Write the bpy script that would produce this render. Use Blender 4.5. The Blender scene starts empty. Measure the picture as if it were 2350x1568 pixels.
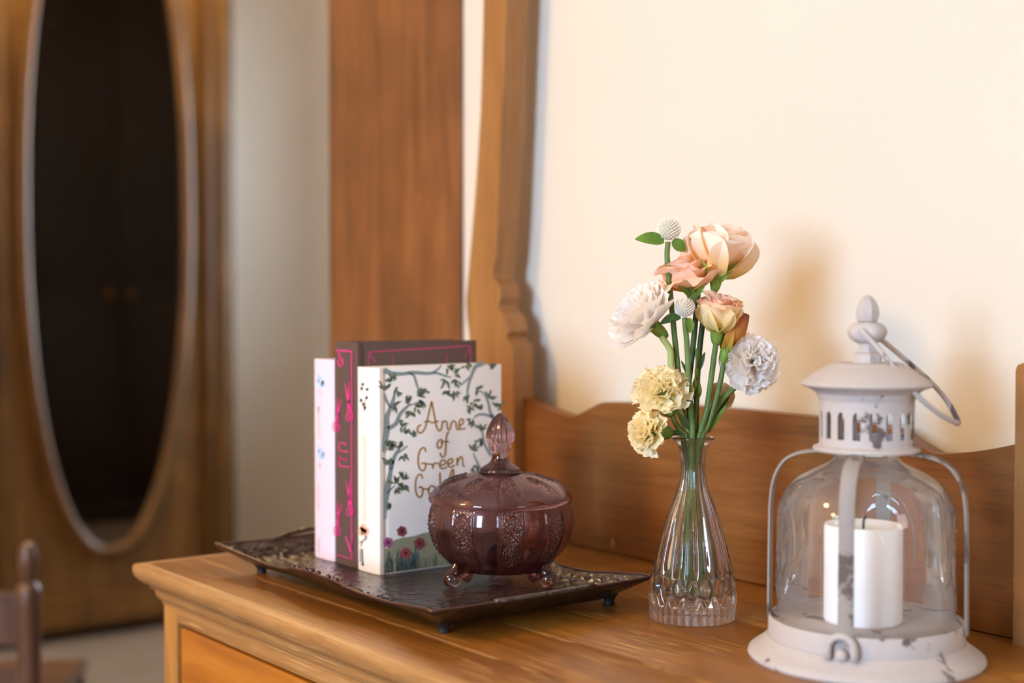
import bpy, bmesh, math, random
from mathutils import Vector, Matrix, noise

SC = bpy.context.scene
COL = SC.collection
V = Vector
PI = math.pi

# ------------------------------------------------------------------ camera
FPX = 3264.0                      # 50 mm on a 36 mm sensor, 2350 px wide
YAW = math.radians(52.8)
PITCH = math.atan(94 / FPX)
ZT = 0.74                         # height of the dresser top
CAM = V((0, 0, ZT + 0.28))
F0 = V((-math.sin(YAW), math.cos(YAW), 0))
RT = V((math.cos(YAW), math.sin(YAW), 0))
FW = F0 * math.cos(PITCH) - V((0, 0, 1)) * math.sin(PITCH)
UP = V((0, 0, 1)) * math.cos(PITCH) + F0 * math.sin(PITCH)
cd = bpy.data.cameras.new('camera')
cam = bpy.data.objects.new('camera', cd)
COL.objects.link(cam)
cam.matrix_world = Matrix((
    (RT.x, UP.x, -FW.x, CAM.x), (RT.y, UP.y, -FW.y, CAM.y), (RT.z, UP.z, -FW.z, CAM.z), (0, 0, 0, 1)))
cd.sensor_width = 36.0
cd.lens = 50.0
cd.clip_start = 0.02
cd.dof.use_dof = True
cd.dof.focus_distance = 1.25
cd.dof.aperture_fstop = 2.9
SC.camera = cam

# ------------------------------------------------------------------ view, world, window light
SC.view_settings.view_transform = 'Standard'
SC.view_settings.look = 'None'
SC.view_settings.gamma = 1.0
SC.view_settings.use_curve_mapping = False
SC.view_settings.exposure = 0.07
w = bpy.data.worlds.new('daylight')
SC.world = w
w.use_nodes = True
bgn = w.node_tree.nodes['Background']
bgn.inputs[0].default_value = (0.62, 0.78, 1.0, 1)
bgn.inputs[1].default_value = 1.6
SC.cycles.max_bounces = 10
SC.cycles.diffuse_bounces = 6
SC.cycles.transmission_bounces = 10
SC.cycles.transparent_max_bounces = 10
SC.cycles.glossy_bounces = 4
SC.cycles.use_light_tree = False
SC.cycles.sample_clamp_indirect = 6.0
SC.cycles.adaptive_threshold = 0.025

# windows: (centre, half width, half height) ; A in the front wall, B in the right wall, C in the alcove
WIN_A = (V((0.02, -2.60, 1.42)), 0.50, 0.72)
WIN_B = (V((2.60, 0.55, 1.45)), 0.42, 0.66)
WIN_C = (V((-3.55, 3.40, 1.50)), 0.40, 0.65)
def area_light(name, loc, direction, sx, sy, watts, col):
    l = bpy.data.lights.new(name, 'AREA')
    l.shape = 'RECTANGLE'; l.size = sx; l.size_y = sy
    l.energy = watts; l.color = col
    o = bpy.data.objects.new(name, l); COL.objects.link(o)
    o.location = loc
    o.rotation_euler = V(direction).to_track_quat('-Z', 'Y').to_euler()
    return o
area_light('window_daylight', WIN_A[0] + V((0, -0.16, 0)), (0, 1, -0.0), 1.0, 1.44, 225, (0.44, 0.67, 1.0))
area_light('window_daylight', WIN_B[0] + V((0.16, 0, 0)), (-1, 0, 0), 0.84, 1.32, 24, (1.0, 0.93, 0.88))
area_light('window_daylight', WIN_C[0] + V((0, 0.16, 0)), (0, -1, 0), 0.80, 1.30, 120, (0.66, 0.82, 1.0))

# ------------------------------------------------------------------ measuring helpers (photo point -> place)
def ray(x, y):
    return FW + RT * ((x - 1175) / FPX) - UP * ((y - 784) / FPX)
def on_z(x, y, z):
    d = ray(x, y); return CAM + d * ((z - CAM.z) / d.z)
def on_y(x, y, Y):
    d = ray(x, y); return CAM + d * (Y / d.y)
def on_x(x, y, X):
    d = ray(x, y); return CAM + d * (X / d.x)
def at_d(x, y, dist):
    return CAM + ray(x, y) * dist
def depth(p):
    return (p - CAM).dot(FW)
def axis_z(p, y):
    """height on the vertical line through p that shows at image row y"""
    d = ray(1175, y)
    return CAM.z + d.z * ((p - CAM).dot(F0) / d.dot(F0))

# ------------------------------------------------------------------ materials
def lin(c):
    if isinstance(c, str):
        c = [int(c[i:i + 2], 16) for i in (0, 2, 4)]
    r = []
    for v in c[:3]:
        v = v / 255.0
        r.append(v / 12.92 if v <= 0.04045 else ((v + 0.055) / 1.055) ** 2.4)
    return (r[0], r[1], r[2], 1.0)

class NT:
    def __init__(s, name):
        s.m = bpy.data.materials.new(name); s.m.use_nodes = True
        s.t = s.m.node_tree; s.n = s.t.nodes; s.l = s.t.links
        s.n.clear()
        s.out = s.n.new('ShaderNodeOutputMaterial')
    def node(s, typ, ins=None, **attrs):
        n = s.n.new(typ)
        for k, v in attrs.items(): setattr(n, k, v)
        for k, v in (ins or {}).items():
            sock = n.inputs[k]
            if hasattr(v, 'is_output') and v.is_output: s.l.new(v, sock)
            else: sock.default_value = v
        return n
    def coords(s, scale=(1, 1, 1), rot=(0, 0, 0), loc=(0, 0, 0), kind='Object'):
        tc = s.node('ShaderNodeTexCoord')
        mp = s.node('ShaderNodeMapping', {'Vector': tc.outputs[kind], 'Scale': scale, 'Rotation': rot, 'Location': loc})
        return mp.outputs[0]
    def noise(s, vec, scale, detail=4, rough=0.55, dist=0.0):
        return s.node('ShaderNodeTexNoise', {'Vector': vec, 'Scale': scale, 'Detail': detail, 'Roughness': rough, 'Distortion': dist}).outputs[0]
    def ramp(s, fac, stops, interp='LINEAR'):
        r = s.node('ShaderNodeValToRGB', {'Fac': fac})
        cr = r.color_ramp; cr.interpolation = interp
        while len(cr.elements) < len(stops): cr.elements.new(0.5)
        for e, (p, c) in zip(cr.elements, stops):
            e.position = p
            e.color = c if len(c) == 4 else (c[0], c[1], c[2], 1)
        return r.outputs[0]
    def mix(s, f, a, b, mode='MIX'):
        n = s.node('ShaderNodeMix', data_type='RGBA', blend_type=mode)
        for idx, v in ((0, f), (6, a), (7, b)):
            if hasattr(v, 'is_output') and v.is_output: s.l.new(v, n.inputs[idx])
            else: n.inputs[idx].default_value = v
        return n.outputs[2]
    def math(s, op, a, b=0.0):
        n = s.node('ShaderNodeMath', operation=op)
        for i, v in enumerate((a, b)):
            if hasattr(v, 'is_output') and v.is_output: s.l.new(v, n.inputs[i])
            else: n.inputs[i].default_value = v
        return n.outputs[0]
    def bump(s, h, strength=0.2, dist=0.001):
        return s.node('ShaderNodeBump', {'Height': h, 'Strength': strength, 'Distance': dist}).outputs[0]
    def principled(s, **ins):
        m = {k.replace('_', ' '): v for k, v in ins.items()}
        p = s.node('ShaderNodeBsdfPrincipled', m)
        s.l.new(p.outputs[0], s.out.inputs[0])
        return p
    def surface(s, sh):
        s.l.new(sh, s.out.inputs[0]); return s.m

BLK = (0, 0, 0, 1); WHT = (1, 1, 1, 1)

def plain(name, c, rough=0.6, spec=0.4, metal=0.0, var=0.06, scale=40):
    t = NT(name); v = t.coords()
    n = t.noise(v, scale)
    c = lin(c)
    lo = tuple(x * (1 - var) for x in c[:3]) + (1,); hi = tuple(min(1, x * (1 + var)) for x in c[:3]) + (1,)
    t.principled(Base_Color=t.ramp(n, [(0.3, lo), (0.7, hi)]), Roughness=rough, Specular_IOR_Level=spec, Metallic=metal)
    return t.m

def wood(name, dark, mid, light, axis='X', rough=0.38, fine=1.0, worn=0.0, wornc=(205, 160, 105), spec=0.5, seed=0.0, coarse=1.0, blotch=0.4, lines=()):
    t = NT(name)
    st = {'X': (0.06, 1, 1), 'Y': (1, 0.06, 1), 'Z': (1, 1, 0.06)}[axis]
    big = t.noise(t.coords(tuple(x * 14 * coarse for x in st), loc=(seed, seed * 1.7, seed * .6)), 1.0, 3, 0.5, 1.2)
    grain = t.noise(t.coords(tuple(x * 220 * fine for x in st), loc=(seed, 0, 0)), 1.0, 5, 0.65, 0.3)
    pore = t.noise(t.coords(tuple(x * 650 * fine for x in st)), 1.0, 2, 0.5)
    blot = t.noise(t.coords(tuple(4 + 0 * x for x in st), loc=(seed * 2, 1, 0)), 1.5, 3, 0.5)
    c = t.ramp(t.mix(0.45, big, grain), [(0.30, lin(dark)), (0.5, lin(mid)), (0.72, lin(light))])
    c = t.mix(t.ramp(pore, [(0.56, BLK), (0.72, (0.4, 0.4, 0.4, 1))]), c, lin(dark))
    c = t.mix(t.math('MULTIPLY', t.ramp(blot, [(0.35, WHT), (0.65, BLK)]), blotch), c, lin(dark))
    r = t.math('ADD', t.math('MULTIPLY', grain, 0.22), rough - 0.1)
    if worn > 0:
        cross = {'X': (16, 420, 420), 'Y': (420, 16, 420), 'Z': (420, 420, 16)}[axis]
        s1 = t.noise(t.coords(cross, loc=(seed * 3, 5, 0)), 1.0, 3, 0.55)
        s2 = t.noise(t.coords((7, 9, 7), loc=(3, seed, 1)), 1.0, 3)
        m = t.math('MULTIPLY', t.ramp(s1, [(0.56, BLK), (0.64, WHT)]), t.ramp(s2, [(0.42, BLK), (0.55, WHT)]))
        if lines:
            sx = t.node('ShaderNodeSeparateXYZ', {0: t.coords()}).outputs[0]
            m = t.math('MULTIPLY', m, t.ramp(t.math('ADD', sx, 0.5), [(0.44, (0.18, 0.18, 0.18, 1)), (0.62, WHT)]))
            sep = t.node('ShaderNodeSeparateXYZ', {0: t.coords()})
            wob = t.math('MULTIPLY', t.math('SUBTRACT', t.noise(t.coords((9, 1, 1)), 1.0, 3), 0.5), 0.006)
            pres = t.ramp(t.noise(t.coords((30, 5, 1)), 1.0, 3), [(0.42, BLK), (0.52, WHT)])
            for ln in lines:
                dd_ = t.math('ABSOLUTE', t.math('ADD', t.math('SUBTRACT', sep.outputs[1], ln), wob))
                m = t.math('MAXIMUM', m, t.math('MULTIPLY', pres, t.ramp(dd_, [(0.0007, WHT), (0.0019, BLK)])))
        m = t.math('MULTIPLY', m, worn)
        c = t.mix(m, c, lin(wornc))
        r = t.math('ADD', r, t.math('MULTIPLY', m, 0.2))
    t.principled(Base_Color=c, Roughness=r, Specular_IOR_Level=spec, Normal=t.bump(grain, 0.12, 0.0006))
    return t.m

M = {}
def dk(c, k=0.84): return tuple(v * k for v in c)
def wallpaint(name, c):
    t = NT(name)
    n = t.noise(t.coords(), 3.0, 3); f = t.noise(t.coords(), 260, 3)
    c = lin(c); lo = tuple(x * 0.965 for x in c[:3]) + (1,)
    t.principled(Base_Color=t.ramp(n, [(0.3, lo), (0.7, c)]), Roughness=0.75, Specular_IOR_Level=0.25, Normal=t.bump(f, 0.06, 0.0008))
    return t.m
M['wall'] = wallpaint('cream_wall_paint', (217, 205, 188))
M['ceil'] = wallpaint('ceiling_paint', (236, 226, 210))
M['floor'] = wood('grey_floor_boards', (92, 84, 80), (120, 110, 104), (142, 132, 126), 'Y', 0.5, 0.6, blotch=0.2)
M['trim'] = wood('casing_wood', (75, 42, 18), (126, 75, 36), (154, 99, 52), 'Z', 0.42, 0.5, seed=2.0, coarse=1.5, blotch=0.55)
M['top'] = wood('dresser_top_wood', (94, 51, 10), (136, 84, 24), (162, 107, 38), 'X', 0.33, 0.9, worn=0.85, seed=1.0, blotch=0.25, wornc=(196, 146, 88), lines=(0.658 - 0.83, 0.739 - 0.83))
M['edge'] = wood('dresser_edge_wood', (120, 77, 35), (157, 110, 61), (179, 133, 82), 'X', 0.42, 0.8, worn=0.5, seed=3.0, blotch=0.2)
M['stile'] = wood('dresser_stile_wood', (129, 80, 30), (170, 116, 55), (187, 135, 73), 'Z', 0.42, 0.8, seed=4.0, blotch=0.15)
M['drawer'] = wood('drawer_wood', (132, 70, 10), (174, 102, 22), (196, 128, 44), 'X', 0.36, 0.35, seed=5.0, blotch=0.3)
M['board'] = wood('backboard_wood', (82, 44, 13), (121, 74, 32), (144, 94, 47), 'X', 0.36, 0.7, seed=6.0, blotch=0.22)
M['post'] = wood('post_wood', (123, 79, 37), (152, 103, 55), (168, 120, 70), 'Z', 0.36, 0.5, seed=7.0, blotch=0.3)
M['arm_light'] = wood('armoire_wood', (58, 37, 13), (102, 69, 28), (132, 94, 42), 'Z', 0.40, 0.5, seed=8.0)
M['arm_dark'] = wood('dark_armoire_wood', (15, 8, 5), (28, 15, 8), (40, 23, 14), 'Z', 0.45, 0.5, seed=9.0)
M['chair'] = wood('chair_wood', (62, 40, 28), (96, 66, 48), (124, 90, 68), 'Z', 0.35, 0.6, seed=10.0)
M['brass'] = plain('aged_brass', (150, 110, 50), 0.35, 0.5, 1.0)
M['winframe'] = plain('white_window_paint', (235, 232, 225), 0.45)
def mirror_mat():
    t = NT('mirror_silvering')
    n = t.noise(t.coords(), 6, 3)
    t.principled(Base_Color=(0.34, 0.32, 0.31, 1), Metallic=1.0, Roughness=t.math('ADD', t.math('MULTIPLY', n, 0.02), 0.01))
    return t.m
M['mirror'] = mirror_mat()

def thin_glass(name, tint, refr=0.0, bumpn=None, gloss=1.0, dust=0.0):
    t = NT(name)
    tr = t.node('ShaderNodeBsdfTransparent', {0: tint})
    ins = {0: WHT, 'Roughness': 0.02}
    nrm = None
    if bumpn:
        nrm = t.bump(t.noise(t.coords(bumpn[1]), bumpn[0], 2), bumpn[2], 0.004)
        ins['Normal'] = nrm
    gl = t.node('ShaderNodeBsdfGlossy', ins)
    body = tr.outputs[0]
    if refr > 0:
        ri = {0: tint, 'IOR': 1.07, 'Roughness': 0.0}
        if nrm: ri['Normal'] = nrm
        rf = t.node('ShaderNodeBsdfRefraction', ri)
        body = t.node('ShaderNodeMixShader', {0: refr, 1: body, 2: rf.outputs[0]}).outputs[0]
    if dust > 0:
        df = t.node('ShaderNodeBsdfDiffuse', {0: (0.85, 0.80, 0.76, 1)})
        body = t.node('ShaderNodeMixShader', {0: dust, 1: body, 2: df.outputs[0]}).outputs[0]
    fr = t.node('ShaderNodeFresnel', {'IOR': 1.5})
    if nrm: t.l.new(nrm, fr.inputs['Normal'])
    mx = t.node('ShaderNodeMixShader', {0: t.math('MULTIPLY', fr.outputs[0], gloss), 1: body, 2: gl.outputs[0]})
    return t.surface(mx.outputs[0])
M['pane'] = thin_glass('window_pane_glass', (0.97, 0.98, 0.98, 1))
M['lantern_glass'] = thin_glass('lantern_glass', (0.985, 0.98, 0.975, 1), 0.08, (24, (1, 1, 0.6), 0.35), 0.85, 0.06)

def thick_glass(name, color, trans, rough=0.0, ior=1.5, luster=0.0, lcol=(1, 1, 1, 1)):
    t = NT(name)
    g = t.node('ShaderNodeBsdfGlass', {0: color, 'Roughness': rough, 'IOR': ior})
    tr = t.node('ShaderNodeBsdfTransparent', {0: color})
    s = t.node('ShaderNodeMixShader', {0: trans, 1: g.outputs[0], 2: tr.outputs[0]}).outputs[0]
    if luster:
        gl = t.node('ShaderNodeBsdfGlossy', {0: lcol, 'Roughness': 0.06})
        lw = t.node('ShaderNodeLayerWeight', {0: 0.35})
        f = t.math('ADD', t.math('MULTIPLY', lw.outputs[1], luster * 1.3), luster * 0.5)
        s = t.node('ShaderNodeMixShader', {0: f, 1: s, 2: gl.outputs[0]}).outputs[0]
    return t.surface(s)
M['crystal'] = thick_glass('clear_crystal', (0.995, 0.99, 0.99, 1), 0.05, ior=1.53)
M['purple'] = thick_glass('amethyst_pressed_glass', (0.735, 0.60, 0.605, 1), 0.07, luster=0.03, lcol=(1.0, 0.88, 0.92, 1))
M['water'] = thick_glass('vase_water', (0.99, 0.995, 0.99, 1), 0.35, ior=1.33)

def chipped(name, paint, under, amount=0.62, rough=0.6, scale=26):
    t = NT(name); v = t.coords(loc=(0.37, 0.11, 0.23))
    a = t.noise(v, scale, 6, 0.62, 0.4); b = t.noise(v, 9, 3); f = t.noise(v, 150, 3)
    cut = t.math('ADD', t.math('MULTIPLY', a, 0.75), t.math('MULTIPLY', b, 0.25))
    m = t.ramp(cut, [(amount - 0.012, BLK), (amount + 0.012, WHT)])
    pc = t.ramp(b, [(0.3, tuple(x * 0.9 for x in lin(paint)[:3]) + (1,)), (0.7, lin(paint))])
    pc = t.mix(t.ramp(f, [(0.55, BLK), (0.8, (0.35, 0.35, 0.35, 1))]), pc, tuple(x * 0.8 for x in lin(paint)[:3]) + (1,))
    c = t.mix(m, pc, lin(under))
    t.principled(Base_Color=c, Roughness=rough, Specular_IOR_Level=0.3, Normal=t.bump(t.mix(0.5, m, f), -0.15, 0.0006))
    return t.m
M['paint'] = chipped('chipped_grey_white_paint', (184, 173, 167), (98, 82, 78), 0.598)
M['paint_strut'] = chipped('chipped_strut_paint', (148, 138, 130), (92, 78, 72), 0.56)  # struts: darker grey tone and more chips than the other metal
def wax():
    t = NT('white_wax'); n = t.noise(t.coords(), 30, 3)
    t.principled(Base_Color=t.ramp(n, [(0.3, lin((246, 244, 246))), (0.7, lin((252, 251, 252)))]), Roughness=0.45,
                 Subsurface_Weight=0.35, Subsurface_Radius=(0.02, 0.018, 0.016), Subsurface_Scale=0.4)
    return t.m
M['wax'] = wax()
M['wick'] = plain('wick', (40, 34, 30), 0.9)
def tray_metal():
    t = NT('dark_antiqued_copper'); v = t.coords()
    vor = t.node('ShaderNodeTexVoronoi', {'Vector': v, 'Scale': 150.0}, feature='SMOOTH_F1').outputs[0]
    n = t.noise(v, 70, 4, 0.6, 0.8); b = t.noise(v, 14, 3)
    c = t.ramp(t.mix(0.5, n, b), [(0.35, lin((28, 17, 14))), (0.55, lin((50, 32, 28))), (0.75, lin((86, 58, 50)))])
    h = t.mix(0.5, vor, n)
    t.principled(Base_Color=c, Metallic=0.25, Roughness=0.34, Specular_IOR_Level=0.6, Coat_Weight=0.5, Coat_Roughness=0.10, Coat_IOR=1.6, Normal=t.bump(h, 0.8, 0.005), Coat_Normal=t.bump(h, 0.6, 0.004))
    return t.m
M['tray'] = tray_metal()
M['tray_foot'] = plain('blackened_tray_foot', (34, 25, 22), 0.6, 0.3)
M['tray_rim'] = plain('worn_copper_rim', (88, 62, 54), 0.34, 0.5, 0.7, 0.3, 120)
def paper(name, c, rough=0.55, fine=500, spec=0.3):
    t = NT(name); n = t.noise(t.coords(), fine, 2)
    c = lin(c)
    t.principled(Base_Color=c, Roughness=rough, Specular_IOR_Level=spec, Normal=t.bump(n, 0.05, 0.0004))
    return t.m
M['cream_cover'] = paper('cream_book_cloth', (240, 226, 214))
M['dark_cover'] = paper('dark_brown_book_cloth', (86, 66, 60), 0.6)
M['pink_cover'] = paper('pale_pink_book_cloth', (232, 206, 214))
def pages():
    t = NT('page_edges')
    n = t.noise(t.coords((1500, 1500, 4)), 1.0, 2)
    t.principled(Base_Color=t.ramp(n, [(0.3, lin((214, 196, 172))), (0.7, lin((236, 222, 202)))]), Roughness=0.8)
    return t.m
M['pages'] = pages()
for k, c in dict(p_branch=(138, 148, 146), p_leaf=(108, 120, 98), p_gold=(164, 112, 24), p_meadow=(162, 156, 126), p_grass=(92, 108, 106),
                 p_grass2=(122, 128, 100), p_red=(178, 84, 88), p_purple=(176, 96, 146), p_wine=(150, 76, 82), p_core=(120, 30, 46),
                 p_pink=(222, 50, 128), p_pinkd=(178, 60, 104), p_blue=(184, 204, 230), p_rose=(238, 178, 146), p_black=(70, 74, 72),
                 p_script=(214, 190, 140), p_faint=(226, 196, 196), p_faintg=(196, 178, 178), p_olive=(128, 132, 96)).items():
    M[k] = paper('ink_' + k[2:], c, 0.5)

def petal_mat(name, stops, transl=0.4):
    t = NT(name)
    at = t.node('ShaderNodeAttribute', attribute_name='grad')
    n = t.noise(t.coords(), 120, 3)
    sep = t.node('ShaderNodeSeparateColor', {0: at.outputs['Color']})
    f = t.math('ADD', sep.outputs[0], t.math('MULTIPLY', t.math('SUBTRACT', n, 0.5), 0.16))
    c = t.ramp(f, [(p, lin(cc)) for p, cc in stops])
    d = t.node('ShaderNodeBsdfDiffuse', {0: c})
    tl = t.node('ShaderNodeBsdfTranslucent', {0: c})
    mx = t.node('ShaderNodeMixShader', {0: transl, 1: d.outputs[0], 2: tl.outputs[0]})
    gl = t.node('ShaderNodeBsdfGlossy', {0: WHT, 'Roughness': 0.5})
    m2 = t.node('ShaderNodeMixShader', {0: 0.03, 1: mx.outputs[0], 2: gl.outputs[0]})
    return t.surface(m2.outputs[0])
M['white_petal'] = petal_mat('white_carnation_petal', [(0, (244, 226, 190)), (0.25, (252, 243, 234)), (1, (255, 250, 245))], 0.48)
M['yellow_petal'] = petal_mat('yellow_carnation_petal', [(0, (240, 214, 128)), (0.4, (255, 240, 188)), (0.85, (255, 247, 214)), (1, (254, 234, 188))], 0.42)
M['peach_petal'] = petal_mat('peach_lisianthus_petal', [(0, (206, 190, 90)), (0.2, (252, 212, 146)), (0.55, (255, 231, 206)), (1, (255, 237, 218))], 0.28)
M['pink_petal'] = petal_mat('pink_tinged_petal', [(0, (214, 186, 96)), (0.25, (252, 206, 150)), (0.65, (254, 222, 200)), (1, (252, 206, 174))], 0.28)
M['cream_petal'] = petal_mat('cream_lisianthus_petal', [(0, (216, 200, 96)), (0.2, (254, 230, 156)), (0.75, (255, 234, 190)), (1, (253, 214, 176))], 0.28)
M['orange_petal'] = petal_mat('withered_orange_petal', [(0, (176, 160, 50)), (0.4, (224, 160, 66)), (0.8, (206, 120, 60)), (1, (150, 74, 52))], 0.35)
M['tan_petal'] = petal_mat('tan_petal', [(0, (180, 160, 70)), (0.5, (222, 190, 120)), (1, (214, 184, 130))], 0.4)
M['gomphrena'] = petal_mat('white_bract', [(0, (214, 206, 172)), (0.5, (244, 236, 222)), (1, (253, 248, 240))], 0.35)
def green(name, a, b, transl=0.25):
    t = NT(name); n = t.noise(t.coords((1, 1, 0.3)), 120, 3)
    c = t.ramp(n, [(0.3, lin(a)), (0.7, lin(b))])
    p = t.node('ShaderNodeBsdfPrincipled', {'Base Color': c, 'Roughness': 0.45, 'Specular IOR Level': 0.35})
    tl = t.node('ShaderNodeBsdfTranslucent', {0: c})
    return t.surface(t.node('ShaderNodeMixShader', {0: transl, 1: p.outputs[0], 2: tl.outputs[0]}).outputs[0])
M['stem'] = green('green_stem', (98, 118, 56), (134, 152, 84))
M['stem_pale'] = green('pale_green_stem', (190, 202, 112), (216, 222, 150))
M['stem_dark'] = green('dark_green_stem', (58, 80, 38), (86, 108, 54))
M['leaf'] = green('green_leaf', (98, 134, 44), (138, 166, 72), 0.3)
M['calyx'] = green('calyx_green', (110, 150, 56), (160, 182, 80), 0.3)

# ------------------------------------------------------------------ mesh helpers
def empty(name, loc, label=None, cat=None, group=None):
    o = bpy.data.objects.new(name, None); COL.objects.link(o)
    o.location = loc; o.empty_display_size = 0.05
    if label: tag(o, label, cat, group)
    return o
def tag(o, label, cat, group=None):
    o['label'] = label; o['category'] = cat
    if group: o['group'] = group
    return o
def root_loc(p):
    while p.parent: p = p.parent
    return p.location.copy()
def link(name, me, mat, parent=None, origin=None, smooth=None, kind=None):
    """me is in world coordinates"""
    o = bpy.data.objects.new(name, me); COL.objects.link(o)
    if mat: me.materials.append(M[mat] if isinstance(mat, str) else mat)
    off = root_loc(parent) if parent else (V(origin) if origin else V((0, 0, 0)))
    if off.length: me.transform(Matrix.Translation(-off))
    if parent: o.parent = parent
    else: o.location = off
    if smooth is not None:
        me.polygons.foreach_set('use_smooth', [True] * len(me.polygons))
        if smooth < 180: me.set_sharp_from_angle(angle=math.radians(smooth))
    if kind: o['kind'] = kind
    return o
def bm_link(name, bm, mat, parent=None, origin=None, smooth=None, kind=None, fix=True):
    if fix: bmesh.ops.recalc_face_normals(bm, faces=bm.faces)
    me = bpy.data.meshes.new(name); bm.to_mesh(me); bm.free()
    return link(name, me, mat, parent, origin, smooth, kind)
def py_link(name, vs, fs, mat, parent=None, origin=None, smooth=None, kind=None):
    me = bpy.data.meshes.new(name); me.from_pydata([tuple(v) for v in vs], [], fs); me.update()
    return link(name, me, mat, parent, origin, smooth, kind)

def add_box(bm, lo, hi, bev=0.0):
    r = bmesh.ops.create_cube(bm, size=1.0)
    lo, hi = V(lo), V(hi)
    for v in r['verts']:
        v.co = V([lo[i] + (v.co[i] + 0.5) * (hi[i] - lo[i]) for i in range(3)])
    if bev > 0:
        es = list({e for v in r['verts'] for e in v.link_edges})
        bmesh.ops.bevel(bm, geom=es, offset=bev, segments=2, profile=0.6, affect='EDGES')
def box(name, lo, hi, mat, parent=None, bev=0.0, origin=None, kind=None):
    bm = bmesh.new(); add_box(bm, lo, hi, bev)
    return bm_link(name, bm, mat, parent, origin, 35 if bev else None, kind)
def add_prism(bm, pts, vec, bev=0):
    """closed polygon (3d points) extruded by vec"""
    a = [bm.verts.new(p) for p in pts]; b = [bm.verts.new(V(p) + V(vec)) for p in pts]
    n = len(pts)
    bm.faces.new(a); bm.faces.new(b[::-1])
    for i in range(n): bm.faces.new((a[i], b[i], b[(i + 1) % n], a[(i + 1) % n]))
def add_tube(bm, pts, rad, seg=10, cap=True, flat=None):
    pts = [V(p) for p in pts]
    n = len(pts); rings = []
    up = None
    for i in range(n):
        t = (pts[min(i + 1, n - 1)] - pts[max(i - 1, 0)]).normalized()
        if up is None:
            up = V((0, 0, 1)) if abs(t.z) < 0.9 else V((1, 0, 0))
        s = t.cross(up)
        if s.length < 1e-6: s = t.cross(V((0.3, 1, 0.2)))
        s.normalize(); up = s.cross(t).normalized()
        r = rad[i] if isinstance(rad, (list, tuple)) else rad
        rings.append([bm.verts.new(pts[i] + (s * math.cos(2 * PI * k / seg) + up * math.sin(2 * PI * k / seg)) * r) for k in range(seg)])
    for i in range(n - 1):
        for k in range(seg):
            bm.faces.new((rings[i][k], rings[i][(k + 1) % seg], rings[i + 1][(k + 1) % seg], rings[i + 1][k]))
    if cap:
        bm.faces.new(rings[0][::-1]); bm.faces.new(rings[-1])
def smooth_path(pts, per=6):
    """Catmull-Rom through the points"""
    pts = [V(p) for p in pts]
    if len(pts) < 3: return pts
    P = [pts[0] * 2 - pts[1]] + pts + [pts[-1] * 2 - pts[-2]]
    out = []
    for i in range(1, len(P) - 2):
        for k in range(per):
            t = k / per
            a, b, c, d = P[i - 1], P[i], P[i + 1], P[i + 2]
            out.append(0.5 * ((2 * b) + (c - a) * t + (2 * a - 5 * b + 4 * c - d) * t * t + (3 * b - a - 3 * c + d) * t ** 3))
    out.append(pts[-1]); return out
def lathe(bm, c, prof, seg=64, rfun=None, close=False, a0=0.0):
    """prof: list of (r, z) world z; c: axis position"""
    rings = []
    for (r, z) in prof:
        if r < 1e-6:
            rings.append([bm.verts.new((c[0], c[1], z))]); continue
        ring = []
        for k in range(seg):
            a = a0 + 2 * PI * k / seg
            rr = rfun(r, z, a) if rfun else r
            ring.append(bm.verts.new((c[0] + rr * math.cos(a), c[1] + rr * math.sin(a), z)))
        rings.append(ring)
    pairs = list(zip(rings, rings[1:]))
    if close: pairs.append((rings[-1], rings[0]))
    for A, B in pairs:
        if len(A) == 1 and len(B) == 1: continue
        for k in range(seg):
            k2 = (k + 1) % seg
            if len(A) == 1: bm.faces.new((A[0], B[k], B[k2]))
            elif len(B) == 1: bm.faces.new((A[k], A[k2], B[0]))
            else: bm.faces.new((A[k], A[k2], B[k2], B[k]))
def resample(prof, n):
    """Catmull-Rom resampled (r,z) profile"""
    P = smooth_path([V((r, z, 0)) for r, z in prof], n)
    return [(max(0, p.x), p.y) for p in P]

def struct(o):
    o['kind'] = 'structure'; return o

# ================================================================== THE ROOM
Y_WALL = 1.08
XL = -4.62; XR = 2.60; YF = -2.60; YB2 = 3.40; XA = -1.00; H = 2.75; X_END = -1.87
T = 0.12
fl = struct(box('floor', (XL - T, YF - T, -0.06), (XR + T, YB2 + T, -0.012), 'floor'))
random.seed(4)
bw = 0.135
x = XL; plank_me = None
while x < XR - 0.01:
    x1 = min(x + bw, XR)
    bm = bmesh.new(); add_box(bm, (x + 0.0015, YF, -0.012), (x1 - 0.0015, YB2, 0.0), 0.0)
    bm_link('floor_board', bm, 'floor', fl)
    x += bw
struct(box('ceiling', (XL - T, YF - T, H), (XR + T, YB2 + T, H + 0.1), 'ceil'))
struct(box('wall_back', (X_END, Y_WALL, 0), (XR + T, Y_WALL + T, H), 'wall'))
struct(box('wall_left', (XL - T, YF - T, 0), (XL, YB2 + T, H), 'wall'))
struct(box('wall_alcove_right', (XA, Y_WALL + T, 0), (XA + T, YB2 + T, H), 'wall'))
def wall_with_window(name, axis, pos, a0, a1, win, out):
    """wall box in the plane axis=pos..pos+out*T with a window hole; other horizontal axis from a0 to a1"""
    c, hw, hh = win
    ac = c[1 - axis]
    bm = bmesh.new()
    p0, p1 = sorted((pos, pos + out * T))
    def seg(u0, u1, z0, z1):
        lo = [0, 0, z0]; hi = [0, 0, z1]
        lo[axis] = p0; hi[axis] = p1; lo[1 - axis] = u0; hi[1 - axis] = u1
        add_box(bm, lo, hi)
    seg(a0, ac - hw, 0, H); seg(ac + hw, a1, 0, H)
    seg(ac - hw, ac + hw, 0, c.z - hh); seg(ac - hw, ac + hw, c.z + hh, H)
    return struct(bm_link(name, bm, 'wall'))
wall_with_window('wall_front', 1, YF, XL, XR, WIN_A, -1)
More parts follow.
